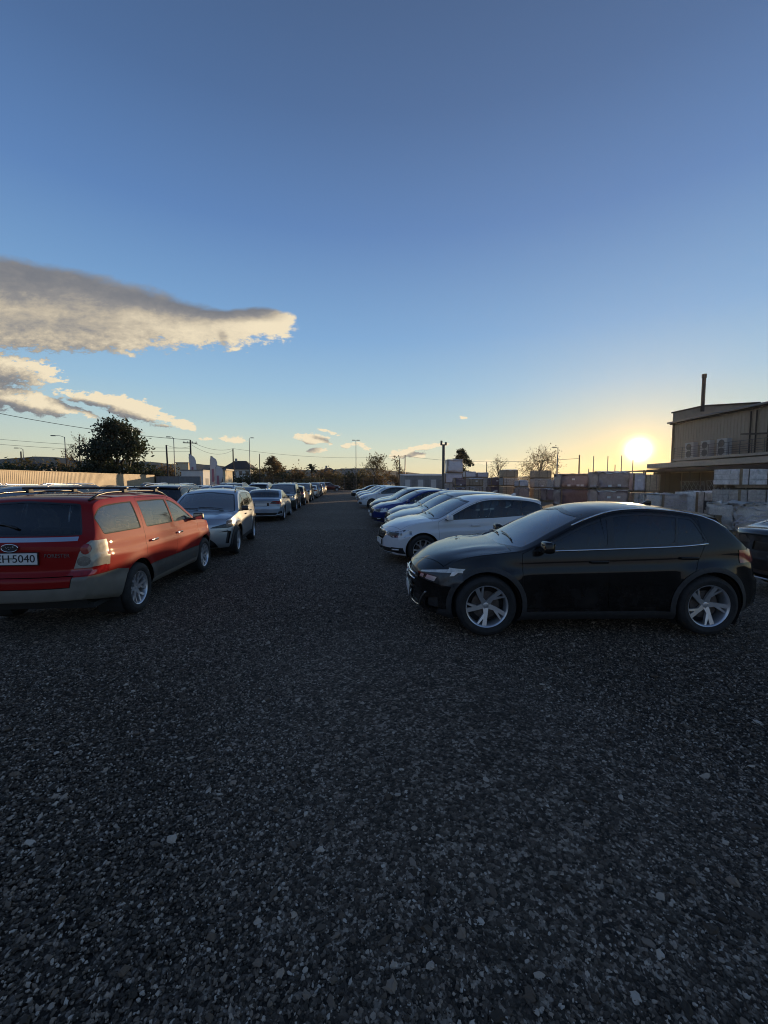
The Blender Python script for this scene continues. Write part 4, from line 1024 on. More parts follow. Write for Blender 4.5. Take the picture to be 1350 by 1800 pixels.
place_car('crossover', -3.56, 11.56, rad(-86.2), 'silver', 'silver crossover facing us with black wheel arches behind the red wagon', ROW_L)
place_car('sedan', -3.68, 20.65, rad(91), 'lightblue', 'silver blue sedan seen from behind with dark red lights', ROW_L)
place_car('suv', -3.85, 27.0, rad(-89), 'green', 'dark green suv facing us beyond the silver blue sedan', ROW_L)
place_car('hatch', -3.80, 33.0, rad(90), 'dark', 'dark hatchback seen from behind between the dark green and gold suvs', ROW_L, True)
place_car('suv', -3.85, 38.6, rad(-90), 'gold', 'pale gold suv with sunlit side down the left of the lane', ROW_L, True)
place_car('sedan', -3.70, 46.0, rad(90), 'silver', 'silver sedan beyond the pale gold suv', ROW_L, True)
place_car('suv', -3.75, 52.0, rad(-90), 'grey', 'grey suv beyond the silver sedan on the lane edge', ROW_L, True)
place_car('hatch', -3.7, 58.0, rad(90), 'white', 'white hatchback second from the end of the lane edge line', ROW_L, True)
place_car('suv', -3.7, 64.0, rad(-90), 'beige', 'pale suv closing the far end of the lane edge line', ROW_L, True)
place_car('suv', -2.9, 79.0, rad(12), 'maroon', 'dark red suv standing crosswise at the far end of the lane', far=True)
ORD = ['first', 'second', 'third', 'fourth', 'fifth', 'sixth', 'seventh', 'eighth', 'ninth', 'tenth', 'eleventh', 'twelfth']
cols = [(-6.75, [('hatch', 'white', 12.6), ('suv', 'dark', 18.0), ('crossover', 'silver', 24.2), ('sedan', 'dark', 29.6), ('suv', 'silver', 35.4), ('hatch', 'white', 41.5), ('suv', 'grey', 47.5), ('suv', 'white', 54), ('sedan', 'silver', 60)]),
        (-9.7, [('sedan', 'grey', 7.2), ('suv', 'dark', 13.6), ('crossover', 'white', 19.4), ('suv', 'dark', 25.2), ('hatch', 'lightblue', 31), ('suv', 'grey', 37.2), ('sedan', 'silver', 43), ('suv', 'white', 50), ('hatch', 'dark', 57)]),
        (-12.7, [('hatch', 'silver', 9.0), ('suv', 'dark', 15.0), ('suv', 'grey', 21.2), ('sedan', 'white', 27.2), ('crossover', 'dark', 33.2), ('hatch', 'silver', 39.4), ('suv', 'grey', 46), ('sedan', 'white', 53)]),
        (-15.6, [('sedan', 'dark', 12.5), ('hatch', 'grey', 18.4), ('suv', 'dark', 24.2), ('sedan', 'silver', 30.2), ('suv', 'grey', 36.4), ('hatch', 'white', 43), ('suv', 'dark', 50)])]
CW = dict(white='white', dark='near black', silver='silver', grey='dark grey', lightblue='pale blue')
KW = dict(hatch='hatchback', suv='suv', crossover='crossover', sedan='sedan')
for ci, (cx, lst) in enumerate(cols):
    for k, (kind, colr, y) in enumerate(lst):
        flip = (k+ci) % 3 != 1
        place_car(kind, cx+rnd.uniform(-.15, .15), y+rnd.uniform(-.3, .3), rad(-90 if flip else 90)+rnd.uniform(-.03, .03), colr,
            '%s %s, %s car of the %s line left of the lane edge line' % (CW[colr], KW[kind], ORD[k], ORD[ci]), FIELD, True)

# ------------------------------------------------------------------ ground, gravel, hills
def gravel_mat():
    m = bpy.data.materials.new('gravel_bed'); m.use_nodes = True; nt = m.node_tree; b = nt.nodes['Principled BSDF']
    geo = nt.nodes.new('ShaderNodeNewGeometry'); pos = geo.outputs['Position']
    def vor(scale, feat='F1', out=0):
        n = nt.nodes.new('ShaderNodeTexVoronoi'); n.feature = feat; n.inputs['Scale'].default_value = scale; nt.links.new(pos, n.inputs['Vector']); return n
    v1, v2, v3 = vor(62), vor(27), vor(9)
    sep = nt.nodes.new('ShaderNodeSeparateColor'); nt.links.new(v1.outputs['Color'], sep.inputs[0]); r1 = S(nt, sep.outputs[0])
    sep2 = nt.nodes.new('ShaderNodeSeparateColor'); nt.links.new(v2.outputs['Color'], sep2.inputs[0]); r2 = S(nt, sep2.outputs[0])
    big = noise(nt, pos, .35, 4, .6); mid = noise(nt, pos, 2.2, 4, .6)
    base = ramp(nt, r1*.75+r2*.35, [(.1, (.018, .014, .010)), (.42, (.068, .048, .034)), (.72, (.172, .126, .090)), (1, (.48, .375, .285))])
    c = cmix(nt, (big.ss(.35, .7)*.30+mid.ss(.4, .7)*.2), base, (.055, .043, .030))
    nt.links.new(c, b.inputs['Base Color']); b.inputs['Roughness'].default_value = .85; b.inputs['Specular IOR Level'].default_value = .35
    h = (S(nt, v1.outputs['Distance'])*-.6)+(S(nt, v2.outputs['Distance'])*-.9)+mid*.5
    bn = nt.nodes.new('ShaderNodeBump'); bn.inputs['Strength'].default_value = 1; bn.inputs['Distance'].default_value = .03
    nt.links.new(h.k, bn.inputs['Height']); nt.links.new(bn.outputs[0], b.inputs['Normal'])
    return m
def build_ground():
    me = bpy.data.meshes.new('ground')
    xs = [-720, -300, -60]+[-30+i for i in range(61)]+[60, 300, 720]; ys = [-310, -100, -20, -6]+[i for i in range(0, 91)]+[140, 300, 600]
    r = random.Random(3); vs = []
    for y in ys:
        for x in xs:
            vs.append((x, y, -.018+.012*math.sin(x*.9+y*.35)*math.sin(y*.6-x*.2) if -25 < x < 25 and 0 < y < 80 else -.018))
    n = len(xs); me.from_pydata(vs, [], [(j*n+i, j*n+i+1, (j+1)*n+i+1, (j+1)*n+i) for j in range(len(ys)-1) for i in range(n-1)])
    shade(me); link('ground', me, mat=gravel_mat())['kind'] = 'structure'
build_ground()
def stone_mat():
    m = bpy.data.materials.new('gravel_stone'); m.use_nodes = True; nt = m.node_tree; b = nt.nodes['Principled BSDF']
    oi = nt.nodes.new('ShaderNodeObjectInfo'); r = S(nt, oi.outputs['Random'])
    geo = nt.nodes.new('ShaderNodeNewGeometry')
    n = noise(nt, geo.outputs['Position'], 240, 3, .6); big = noise(nt, geo.outputs['Position'], 1.3, 4, .6)
    c = ramp(nt, r, [(0, (.022, .017, .011)), (.30, (.066, .046, .031)), (.60, (.152, .108, .074)), (.80, (.285, .212, .155)), (.91, (.48, .375, .285)), (1, (.62, .52, .42))])
    c = cmix(nt, (n*.6+.2)*.4, c, (.035, .027, .018), 'MIX'); c = cmix(nt, big.ss(.45, .7)*.22, c, (.042, .033, .023))
    nt.links.new(c, b.inputs['Base Color']); b.inputs['Roughness'].default_value = .75; b.inputs['Specular IOR Level'].default_value = .4
    return m
def build_gravel():
    """loose stones over the near ground, denser and larger to see close by (countless: one object)"""
    me = bpy.data.meshes.new('gravel')
    xs = [-9+.25*i for i in range(73)]; ys = [.6+.25*i for i in range(60)]
    vs = [(x, y, -.014) for y in ys for x in xs]; n = len(xs)
    me.from_pydata(vs, [], [(j*n+i, j*n+i+1, (j+1)*n+i+1, (j+1)*n+i) for j in range(len(ys)-1) for i in range(n-1)])
    at = me.attributes.new('dens', 'FLOAT', 'POINT')
    def dens(x, y):
        if abs(x) > 1.02*y+.6: return 0
        d = math.hypot(x, y); return 5200 if d < 3.2 else max(250, 5200*(3.2/d)**2.1)
    at.data.foreach_set('value', [dens(x, y) for x, y, z in vs])
    o = link('gravel', me); o['kind'] = 'stuff'; m = stone_mat(); me.materials.append(m)
    ng = bpy.data.node_groups.new('gravel', 'GeometryNodeTree')
    ng.interface.new_socket('Geometry', in_out='INPUT', socket_type='NodeSocketGeometry'); ng.interface.new_socket('Geometry', in_out='OUTPUT', socket_type='NodeSocketGeometry')
    N, L = ng.nodes, ng.links
    gi, go = N.new('NodeGroupInput'), N.new('NodeGroupOutput')
    join_v = N.new('GeometryNodeJoinGeometry')
    for k in range(7):
        ic = N.new('GeometryNodeMeshIcoSphere'); ic.inputs['Radius'].default_value = 1; ic.inputs['Subdivisions'].default_value = 2
        sp = N.new('GeometryNodeSetPosition'); nz = N.new('ShaderNodeTexNoise'); nz.noise_dimensions = '4D'; nz.inputs['W'].default_value = k*7.3; nz.inputs['Scale'].default_value = 1.1; nz.inputs['Detail'].default_value = 2
        pos = N.new('GeometryNodeInputPosition'); L.new(pos.outputs[0], nz.inputs['Vector'])
        sub = N.new('ShaderNodeVectorMath'); sub.operation = 'SUBTRACT'; sub.inputs[1].default_value = (.5, .5, .5); L.new(nz.outputs['Color'], sub.inputs[0])
        scl = N.new('ShaderNodeVectorMath'); scl.operation = 'SCALE'; scl.inputs['Scale'].default_value = 2.6; L.new(sub.outputs[0], scl.inputs[0])
        L.new(ic.outputs['Mesh'], sp.inputs['Geometry']); L.new(scl.outputs[0], sp.inputs['Offset'])
        tr = N.new('GeometryNodeTransform'); tr.inputs['Scale'].default_value = ((1, .72, .6), (1, .9, .55), (1.2, .6, .5), (1, 1, .8), (1.1, .8, .42), (.9, .7, .75), (1.35, .7, .45))[k]
        L.new(sp.outputs[0], tr.inputs['Geometry'])
        ti = N.new('GeometryNodeGeometryToInstance'); L.new(tr.outputs[0], ti.inputs[0]); L.new(ti.outputs[0], join_v.inputs[0])
    def scatter(seed, mult, smin, smax, pw, z):
        dp = N.new('GeometryNodeDistributePointsOnFaces'); dp.inputs['Seed'].default_value = seed
        na = N.new('GeometryNodeInputNamedAttribute'); na.data_type = 'FLOAT'; na.inputs['Name'].default_value = 'dens'
        mm = N.new('ShaderNodeMath'); mm.operation = 'MULTIPLY'; mm.inputs[1].default_value = mult; L.new(na.outputs['Attribute'], mm.inputs[0])
        L.new(gi.outputs[0], dp.inputs['Mesh']); L.new(mm.outputs[0], dp.inputs['Density'])
        ip = N.new('GeometryNodeInstanceOnPoints'); ip.inputs['Pick Instance'].default_value = True
        L.new(dp.outputs['Points'], ip.inputs['Points']); L.new(join_v.outputs[0], ip.inputs['Instance'])
        ri = N.new('FunctionNodeRandomValue'); ri.data_type = 'INT'; ri.inputs['Min'].default_value = 0; ri.inputs['Max'].default_value = 6; ri.inputs['Seed'].default_value = seed+1
        L.new(ri.outputs[2], ip.inputs['Instance Index'])
        rr = N.new('FunctionNodeRandomValue'); rr.data_type = 'FLOAT_VECTOR'; rr.inputs['Min'].default_value = (-.5, -.5, 0); rr.inputs['Max'].default_value = (.5, .5, 6.28); rr.inputs['Seed'].default_value = seed+2
        L.new(rr.outputs[0], ip.inputs['Rotation'])
        rs = N.new('FunctionNodeRandomValue'); rs.data_type = 'FLOAT'; rs.inputs[2].default_value = 0; rs.inputs[3].default_value = 1; rs.inputs['Seed'].default_value = seed+3
        p = N.new('ShaderNodeMath'); p.operation = 'POWER'; p.inputs[1].default_value = pw; L.new(rs.outputs[1], p.inputs[0])
        ma = N.new('ShaderNodeMath'); ma.operation = 'MULTIPLY_ADD'; ma.inputs[1].default_value = smax-smin; ma.inputs[2].default_value = smin; L.new(p.outputs[0], ma.inputs[0])
        L.new(ma.outputs[0], ip.inputs['Scale']); return ip
    jo = N.new('GeometryNodeJoinGeometry')
    for a in ((11, 1.3, .0034, .0098, 2.0, 0), (29, .020, .011, .024, 2.6, 0)): L.new(scatter(*a).outputs[0], jo.inputs[0])
    sm = N.new('GeometryNodeSetMaterial'); sm.inputs['Material'].default_value = m; L.new(jo.outputs[0], sm.inputs[0]); L.new(sm.outputs[0], go.inputs[0])
    md = o.modifiers.new('gravel', 'NODES'); md.node_group = ng
build_gravel()

pm('hill', (.050, .056, .044), .95, noise_amt=.45, nscale=.05)
def hills():
    r = random.Random(5); vs, fs = [], []; n = 90
    pts = [(-300, 806), (-150, 803), (0, 806), (80, 803), (150, 809), (260, 812), (330, 815), (400, 820), (480, 827), (560, 826), (640, 824), (700, 828), (800, 836), (900, 838), (1000, 838), (1200, 840), (1500, 840)]
    f = pchip([(a, b) for a, b in pts])
    for i in range(n+1):
        px = -300+1800*i/n; y = f(px)+r.uniform(-1.2, 1.2)+1.2*math.sin(i*.9); q = P(px, y, 440); g = P(px, 847, 330)
        b = P(px, y, 520); vs += [(g.x, g.y, -2), (q.x, q.y, q.z), (b.x, b.y, -2)]
    for i in range(n):
        for k in range(2): a = i*3+k; fs.append((a, a+3, a+4, a+1))
    me = bpy.data.meshes.new('hills'); me.from_pydata(vs, [], fs); shade(me); link('hills', me, mat=M['hill'])['kind'] = 'structure'
hills()

# ------------------------------------------------------------------ plants
def leaf_mat(name, a, b):
    m = bpy.data.materials.new(name); m.use_nodes = True; nt = m.node_tree; p = nt.nodes['Principled BSDF']
    geo = nt.nodes.new('ShaderNodeNewGeometry'); r = S(nt, geo.outputs['Random Per Island'])
    nt.links.new(ramp(nt, r, [(0, a), (1, b)]), p.inputs['Base Color']); p.inputs['Roughness'].default_value = .7
    tl = nt.nodes.new('ShaderNodeBsdfTranslucent'); tl.inputs[0].default_value = (*[c*1.3 for c in b], 1)
    mx = nt.nodes.new('ShaderNodeMixShader'); mx.inputs[0].default_value = .3
    nt.links.new(p.outputs[0], mx.inputs[1]); nt.links.new(tl.outputs[0], mx.inputs[2]); nt.links.new(mx.outputs[0], nt.nodes['Material Output'].inputs[0])
    MATS[name] = m; return m
leaf_mat('leaf_dark', (.010, .016, .008), (.035, .048, .022)); leaf_mat('leaf_olive', (.045, .044, .016), (.13, .105, .04)); leaf_mat('leaf_brown', (.06, .040, .017), (.18, .115, .045)); leaf_mat('leaf_green', (.018, .03, .010), (.05, .065, .024))
pm('bark', (.060, .048, .038), .9, noise_amt=.4, nscale=6, bump=.4, bscale=20)
def leaves(pts, size, r):
    mb = MB()
    for p in pts:
        a = Vector((r.gauss(0, 1), r.gauss(0, 1), r.gauss(0, 1))).normalized(); b = a.orthogonal().normalized(); b.rotate(Matrix.Rotation(r.uniform(0, 6.28), 3, a))
        s = size*r.uniform(.6, 1.3); c = a.cross(b)
        mb.v += [tuple(p-b*s), tuple(p+c*s*.45), tuple(p+b*s), tuple(p-c*s*.45)]; n = len(mb.v); mb.f.append((n-4, n-3, n-2, n-1))
    return mb
def tree(name, base, H, Wd, label, mat='leaf_dark', seed=1, n=2600, size=.2, lobes=16, trunk_h=.25, gap=.5, group=None, bare=0, cat='tree', flat=1.0):
    r = random.Random(seed); root = thing(name, label, cat, base, 0, group)
    tb = MB(); lp = []; tips = []
    tr = max(.05, H*.022)
    tb.tube([(0, 0, -.1), (r.uniform(-.1, .1), 0, H*trunk_h*.6), (r.uniform(-.2, .2)*Wd*.1, r.uniform(-.1, .1), H*.55), (r.uniform(-.2, .2)*Wd*.2, 0, H*.8)], [tr*1.3, tr, tr*.6, tr*.2], 7)
    for i in range(lobes):
        t = r.uniform(trunk_h, .97); ang = r.uniform(0, 6.283); prof = math.sin(math.pi*min(1, max(.08, (t-trunk_h*.75)/(1.04-trunk_h*.75)))**.8)
        rr = Wd/2*prof*r.uniform(.45, .95); c = Vector((math.cos(ang)*rr, math.sin(ang)*rr*flat, H*t)); tips.append(c)
        s = Vector((0, 0, H*max(trunk_h*.8, t-.28))); m = s.lerp(c, .55)+Vector((0, 0, H*.03))
        tb.tube([s, m, c], [tr*.42, tr*.25, tr*.06], 5)
        k = 3 if bare else 2
        for q in range(k*2 if bare else k):
            e = c+Vector((r.gauss(0, 1), r.gauss(0, 1), r.gauss(.5, .8)))*Wd*.10; tb.tube([m.lerp(c, r.uniform(.2, 1)), e], [tr*.14, tr*.04], 4)
            if bare:
                tips.append(e)
                for z in range(2): tb.tube([c.lerp(e, r.uniform(.3, 1)), e+Vector((r.gauss(0, 1), r.gauss(0, 1), r.gauss(.3, .8)))*Wd*.07], [tr*.07, tr*.03], 3)
    for i in range(n):
        c = r.choice(tips); s = Wd*(.10 if bare else .135)
        lp.append(c+Vector((r.gauss(0, s*.62), r.gauss(0, s*.62), r.gauss(0, s*.45))))
    tb.build('trunk', M['bark'], root, smooth=True); leaves(lp, size, r).build('crown', M[mat], root, fixn=False)
    return root
def bush(base, H, Wd, label, mat, seed, n=1700, size=.26, group='bushes at the far edge of the lot'):
    r = random.Random(seed); root = thing('bush', label, 'bush', base, 0, group); tb = MB(); lp = []; tips = []
    for i in range(9):
        a = r.uniform(0, 6.283); c = Vector((math.cos(a)*Wd*.36*r.random(), math.sin(a)*Wd*.3*r.random(), H*r.uniform(.4, .85))); tips.append(c); tb.tube([(c.x*.2, c.y*.2, 0), c*.6+Vector((0, 0, .1)), c], [.05, .03, .01], 4)
    for i in range(n):
        c = r.choice(tips); lp.append(Vector((c.x+r.gauss(0, Wd*.15), c.y+r.gauss(0, Wd*.13), max(.05, c.z+r.gauss(-.16*H, H*.20)))))
    tb.build('stem', M['bark'], root); leaves(lp, size, r).build('foliage', M[mat], root, fixn=False); return root
def gbase(px, dep): p = P(px, 847, dep); return (p.x, p.y, 0)
def hz(y, dep): return (847-y)/FPX*dep+CAM_H
tree('conifer_tree', gbase(208, 52), hz(742, 52), 7.3, 'big dark evergreen tree rising behind the tan fence', 'leaf_dark', 3, 11000, .24, 60, .04)
tree('bare_tree', gbase(142, 56), hz(768, 56), 4.2, 'thin sparse tree just left of the big dark evergreen', 'leaf_brown', 8, 130, .16, 10, .45, bare=1)
tree('small_tree', gbase(120, 60), hz(790, 60), 2.6, 'short twiggy tree left of the thin sparse tree', 'leaf_brown', 18, 100, .16, 7, .4, bare=1)
for i, (px, yt, dep, w, mt, lb) in enumerate([(8, 816, 46, 5, 'leaf_green', 'green bush over the fence at the left edge'), (45, 812, 50, 5.5, 'leaf_olive', 'olive bush over the fence, second from the left edge'), (80, 816, 47, 4.5, 'leaf_dark', 'dark bush over the fence near the twiggy tree'),
        (112, 814, 52, 4.5, 'leaf_olive', 'olive bush below the twiggy tree behind the fence'), (150, 812, 48, 4, 'leaf_dark', 'dark bush at the left foot of the big evergreen'), (268, 818, 60, 4, 'leaf_dark', 'dark bush at the right foot of the big evergreen'), (286, 822, 70, 5, 'leaf_brown', 'brown bush above the grey fence'),
        (452, 822, 92, 6, 'leaf_olive', 'olive bush left of the round brown tree'), (504, 822, 96, 7, 'leaf_green', 'green bush right of the round brown tree'), (525, 826, 93, 5, 'leaf_brown', 'brown bush between the round tree and the palm'), (566, 826, 95, 6, 'leaf_brown', 'brown bush right of the palm'),
        (590, 830, 97, 6, 'leaf_olive', 'olive bush straight above the dark red suv'), (612, 829, 92, 5, 'leaf_dark', 'dark bush just right of the dark red suv'), (636, 827, 96, 6, 'leaf_olive', 'olive bush at the foot of the tall double lamp'), (480, 836, 88, 6, 'leaf_brown', 'low brown bush under the round brown tree'), (545, 838, 87, 7, 'leaf_olive', 'low olive bush under the palm'), (660, 836, 88, 6, 'leaf_brown', 'low brown bush under the twiggy trees'), (425, 836, 90, 7, 'leaf_green', 'low green bush under the dark roofed house')]):
    bush(gbase(px, dep), hz(yt, dep), w, lb, mt, 40+i)
tree('round_tree', gbase(482, 100), hz(802, 100), 5.4, 'round brown tree standing left of the lane end', 'leaf_brown', 21, 4200, .27, 30, .15)
tree('conifer_tree', gbase(811, 72), hz(792, 72), 3.7, 'dark green tree rising behind the white wrapped stack', 'leaf_dark', 23, 5200, .24, 30, .06)
tree('twiggy_tree', gbase(662, 92), hz(803, 92), 6.5, 'twiggy tree with olive leaves right of the tall double lamp', 'leaf_olive', 25, 1900, .2, 26, .06, bare=1)
tree('twiggy_tree', gbase(698, 88), hz(808, 88), 4.2, 'twiggy brown tree beside the grey white shed', 'leaf_brown', 26, 1400, .2, 20, .06, bare=1)
tree('bare_tree', gbase(950, 60), hz(794, 60), 6.2, 'wide half bare tree behind the pallet stacks', 'leaf_brown', 27, 2400, .11, 40, .12, bare=1)
tree('bare_tree', gbase(876, 66), hz(806, 66), 3.4, 'small bare tree between the dark green tree and the wide half bare tree', 'leaf_brown', 28, 520, .10, 20, .2, bare=1)
def palm(base, H, W, label):
    root = thing('palm_tree', label, 'palm tree', base); r = random.Random(4); tb = MB(); tb.tube([(0, 0, -.1), (0, 0, H*.7)], [.28, .2], 8); tb.build('trunk', M['bark'], root, smooth=True)
    mb = MB()
    for i in range(30):
        a = r.uniform(0, 6.28); el = r.uniform(-.3, 1.3); d = Vector((math.cos(a)*math.cos(el), math.sin(a)*math.cos(el), math.sin(el))); L = W/2*r.uniform(.8, 1.1); s = d.cross(Vector((0, 0, 1))).normalized()
        pts = [Vector((0, 0, H*.7))+d*L*t-Vector((0, 0, 1))*L*.45*t*t for t in (0, .3, .6, .85, 1)]
        for p, q in zip(pts, pts[1:]):
            for k in (-1, 1): mb.add([p, q, q+s*k*.28-Vector((0, 0, .12)), p+s*k*.22-Vector((0, 0, .1))], [(0, 1, 2, 3)])
    mb.build('crown', M['leaf_dark'], root, fixn=False)
palm(gbase(548, 102), hz(810, 102)+.4, 4.2, 'dark palm tree above the far end of the lane')

# ------------------------------------------------------------------ fences, hut, houses
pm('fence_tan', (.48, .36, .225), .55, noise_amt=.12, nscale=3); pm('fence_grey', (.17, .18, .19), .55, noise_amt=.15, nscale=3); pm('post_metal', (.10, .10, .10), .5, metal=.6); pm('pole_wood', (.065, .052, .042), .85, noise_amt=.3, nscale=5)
pm('pole_grey', (.20, .20, .20), .5, metal=.4); pm('wall_white', (.62, .61, .58), .8, noise_amt=.1, nscale=2); pm('wall_cream', (.60, .50, .34), .8, noise_amt=.1, nscale=2); pm('wall_grey', (.28, .28, .28), .8, noise_amt=.15, nscale=2)
pm('roof_dark', (.055, .040, .036), .8, noise_amt=.3, nscale=3); pm('roof_grey', (.20, .20, .20), .6, noise_amt=.2, nscale=2); pm('pane', (.02, .024, .028), .08, coat=1); pm('flag_cloth', (.60, .55, .53), .7); pm('flag_print', (.40, .16, .20), .7)
def corrugated(L, H, amp=.012, pitch=.13):
    mb = MB(); n = max(1, int(L/pitch)); pitch = L/n; xs = []
    for i in range(n): xs += [(i*pitch, 0), (i*pitch+pitch*.3, 0), (i*pitch+pitch*.42, amp), (i*pitch+pitch*.88, amp)]
    xs.append((n*pitch, 0)); v = [(x, y, z) for z in (0, H) for x, y in xs]; m = len(xs)
    mb.add(v, [(i, i+1, m+i+1, m+i) for i in range(m-1)]); return mb
def fence(name, a, b, H, mat, label, plen=2.0):
    a, b = Vector((*a, 0)), Vector((*b, 0)); d = b-a; L = d.length; rz = math.atan2(d.y, d.x); root = thing(name, label, 'fence', a, rz)
    n = round(L/plen); pl = L/n; me = corrugated(pl-.01, H-.08).mesh('panel', fixn=False); me.materials.append(M[mat]); pme = MB().box((0, -.05, H/2), (.06, .06, H)).mesh('post'); pme.materials.append(M['post_metal'])
    cme = MB().box((pl/2, 0, H-.03), (pl-.006, .09, .035)).mesh('cap'); cme.materials.append(M[mat])
    for i in range(n):
        o = link('panel', me, root, (i*pl, rnd.uniform(-.006, .006), .05)); link('post', pme, root, (i*pl, 0, 0)); link('cap', cme, root, (i*pl, 0, 0))
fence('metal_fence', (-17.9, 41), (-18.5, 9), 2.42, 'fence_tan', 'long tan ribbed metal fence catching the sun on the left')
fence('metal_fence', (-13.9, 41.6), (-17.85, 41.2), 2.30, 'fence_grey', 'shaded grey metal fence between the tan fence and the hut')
def wire_fence():
    root = thing('wire_fence', 'wire mesh fence with thin posts across the far end of the lane', 'fence', (-24, 84, 0)); n = 22; pme = MB().tube([(0, 0, 0), (0, 0, 2.5)], .04, 6).mesh('post'); pme.materials.append(M['pole_grey'])
    for i in range(n): link('post', pme, root, (i*2.0, rnd.uniform(-.1, .1), 0))
    mb = MB()
    for z in [.1+.3*k for k in range(8)]: mb.tube([(0, -.05, z), (42, -.05, z)], .008, 3)
    mb.build('wire', M['pole_grey'], root)
wire_fence()
def windows(root, spots, w, h, face='y', mat='pane'):
    for (x, y, z) in spots:
        f = MB().box((0, 0, 0), (w+.16, .08, h+.16) if face == 'y' else (.08, w+.16, h+.16)).build('window', M['wall_white'], root, (x, y, z))
        MB().box((0, -.025, 0) if face == 'y' else (.025, 0, 0), (w, .06, h) if face == 'y' else (.06, w, h)).build('pane', M[mat], f)
def hut():
    a = P(319, 847, 45); x1 = P(356, 847, 45).x; w = x1-a.x; H = hz(827, 45); D = 4.6
    root = thing('office_hut', 'small white site hut with sunlit end beside the banners', 'hut', (a.x, a.y, 0))
    MB().box((w/2, D/2, H/2+.1), (w, D, H-.2)).build('wall', M['wall_white'], root, bevel=.03); MB().box((w/2, D/2, H+.03), (w+.15, D+.15, .1)).build('roof', M['roof_grey'], root)
    MB().box((w+.01, 1.3, 1.15), (.05, .9, 2.0)).build('door', M['wall_grey'], root); windows(root, [(w+.02, 3.2, 1.7)], 1.1, .9, 'x'); windows(root, [(w*.5, -.02, 1.75)], .9, .7)
hut()
def banner(px, yt, yb, dep, label, lean):
    b = gbase(px, dep); H = hz(yt, dep); root = thing('feather_flag', label, 'flag', b, 0, 'feather flags beside the hut'); pts = [(lean*t*t, 0, H*t) for t in (0, .25, .5, .75, .92)]+[(lean+.12, 0, H), (lean+.3, 0, H-.04)]
    MB().tube(pts, .02, 5).build('pole', M['pole_grey'], root); n = 10; mb = MB(); H0 = H*.28; v = []
    for i in range(n+1):
        t = i/n; z = H0+(H-H0)*t; w = .75*min(1, .35+t*1.4)*math.sqrt(max(.02, 1-max(0, (t-.72)/.28)**2)); x = lean*(z/H)**2; v += [(x+.02, 0, z), (x+w*.5, .05*math.sin(t*9), z), (x+w, .08*math.sin(t*7+1), z)]
    mb.add(v, [(i*3+k, i*3+k+1, i*3+k+4, i*3+k+3) for i in range(n) for k in range(2)]); mb.build('cloth', M['flag_cloth'], root, fixn=False)
    mb = MB(); mb.box((lean*.4+.3, -.07, H*.55), (.2, .012, H*.3)); mb.build('print', M['flag_print'], root)
banner(336, 798, 830, 47, 'leaning pale feather flag standing behind the hut', -.2); banner(369, 802, 840, 43, 'pale feather flag just right of the hut', .1); banner(377, 818, 845, 41, 'shorter pale feather flag right of the hut end', .15)
def house(px0, px1, yw, yr, dep, label, wall='wall_white', roof='roof_dark', cols=3, rows=2, D=8, flat=False, cat='house'):
    a = P(px0, 847, dep); w = (px1-px0)/FPX*dep; Hw, Hr = hz(yw, dep), hz(yr, dep); root = thing('house' if not flat else 'flat_roofed_building', label, cat, (a.x, a.y, 0))
    MB().box((w/2, D/2, Hw/2), (w, D, Hw)).build('wall', M[wall], root)
    if flat: MB().box((w/2, D/2, Hw+.12), (w+.4, D+.4, .24)).build('roof', M[roof], root)
    else:
        e = .7; mb = MB(); mb.add([(-e, -e, Hw-.1), (w+e, -e, Hw-.1), (w+e, D+e, Hw-.1), (-e, D+e, Hw-.1), (w*.28, D/2, Hr), (w*.72, D/2, Hr)], [(0, 1, 5, 4), (1, 2, 5), (2, 3, 4, 5), (3, 0, 4), (3, 2, 1, 0)])
        rf = mb.build('roof', M[roof], root); MB().box((w*.35, D*.45, Hr-.1), (.6, .6, 1.5)).build('chimney', M['wall_grey'], rf)
    sp = [(w*(i+.5)/cols, -.02, Hw*(j+.55)/rows) for i in range(cols) for j in range(rows)]; windows(root, sp, min(1.3, w/cols*.45), min(1.3, Hw/rows*.42)); return root
house(394, 440, 824, 809, 118, 'white two storey house with dark hipped roof and balcony', cols=4)
house(310, 331, 814, 810, 130, 'small cream house lit by the sun above the hut', 'wall_cream', 'roof_grey', 1, 1, 6, True)
house(381, 396, 827, 826, 62, 'small sunlit cream block right of the feather flags', 'wall_cream', 'roof_grey', 1, 1, 4, True)
house(600, 630, 825, 821, 120, 'flat grey building left of the tall double lamp', 'wall_grey', 'roof_grey', 4, 1, 8, True)
house(565, 588, 829, 822, 120, 'dark roofed low house above the dark red suv', 'wall_grey', 'roof_dark', 3, 1, 7)
house(20, 70, 822, 812, 130, 'low grey house with dark roof far left behind bushes', 'wall_grey', 'roof_dark', 4, 1, 8)
def shed():
    a = P(711, 847, 66); w = P(792, 847, 66).x-a.x; H = hz(832, 66); root = thing('shed_building', 'long low grey white shed behind the right row', 'shed', (a.x, a.y, 0)); D = 7
    MB().box((w/2, D/2, H*.45), (w, D, H*.9)).build('wall', M['wall_grey'], root); mb = MB(); n = 26
    for i in range(n): mb.box(((i+.5)*w/n, D/2, H*.93+.02*(i % 2)), (w/n, D+.3, .16), rx=.04)
    mb.build('roof', M['wall_white'], root)
    for i in range(7): MB().box((w*(i+.5)/7, -.03, H*.4), (w/7-.25, .05, H*.55)).build('door', M['roof_grey' if i % 2 else 'wall_white'], root)
shed()

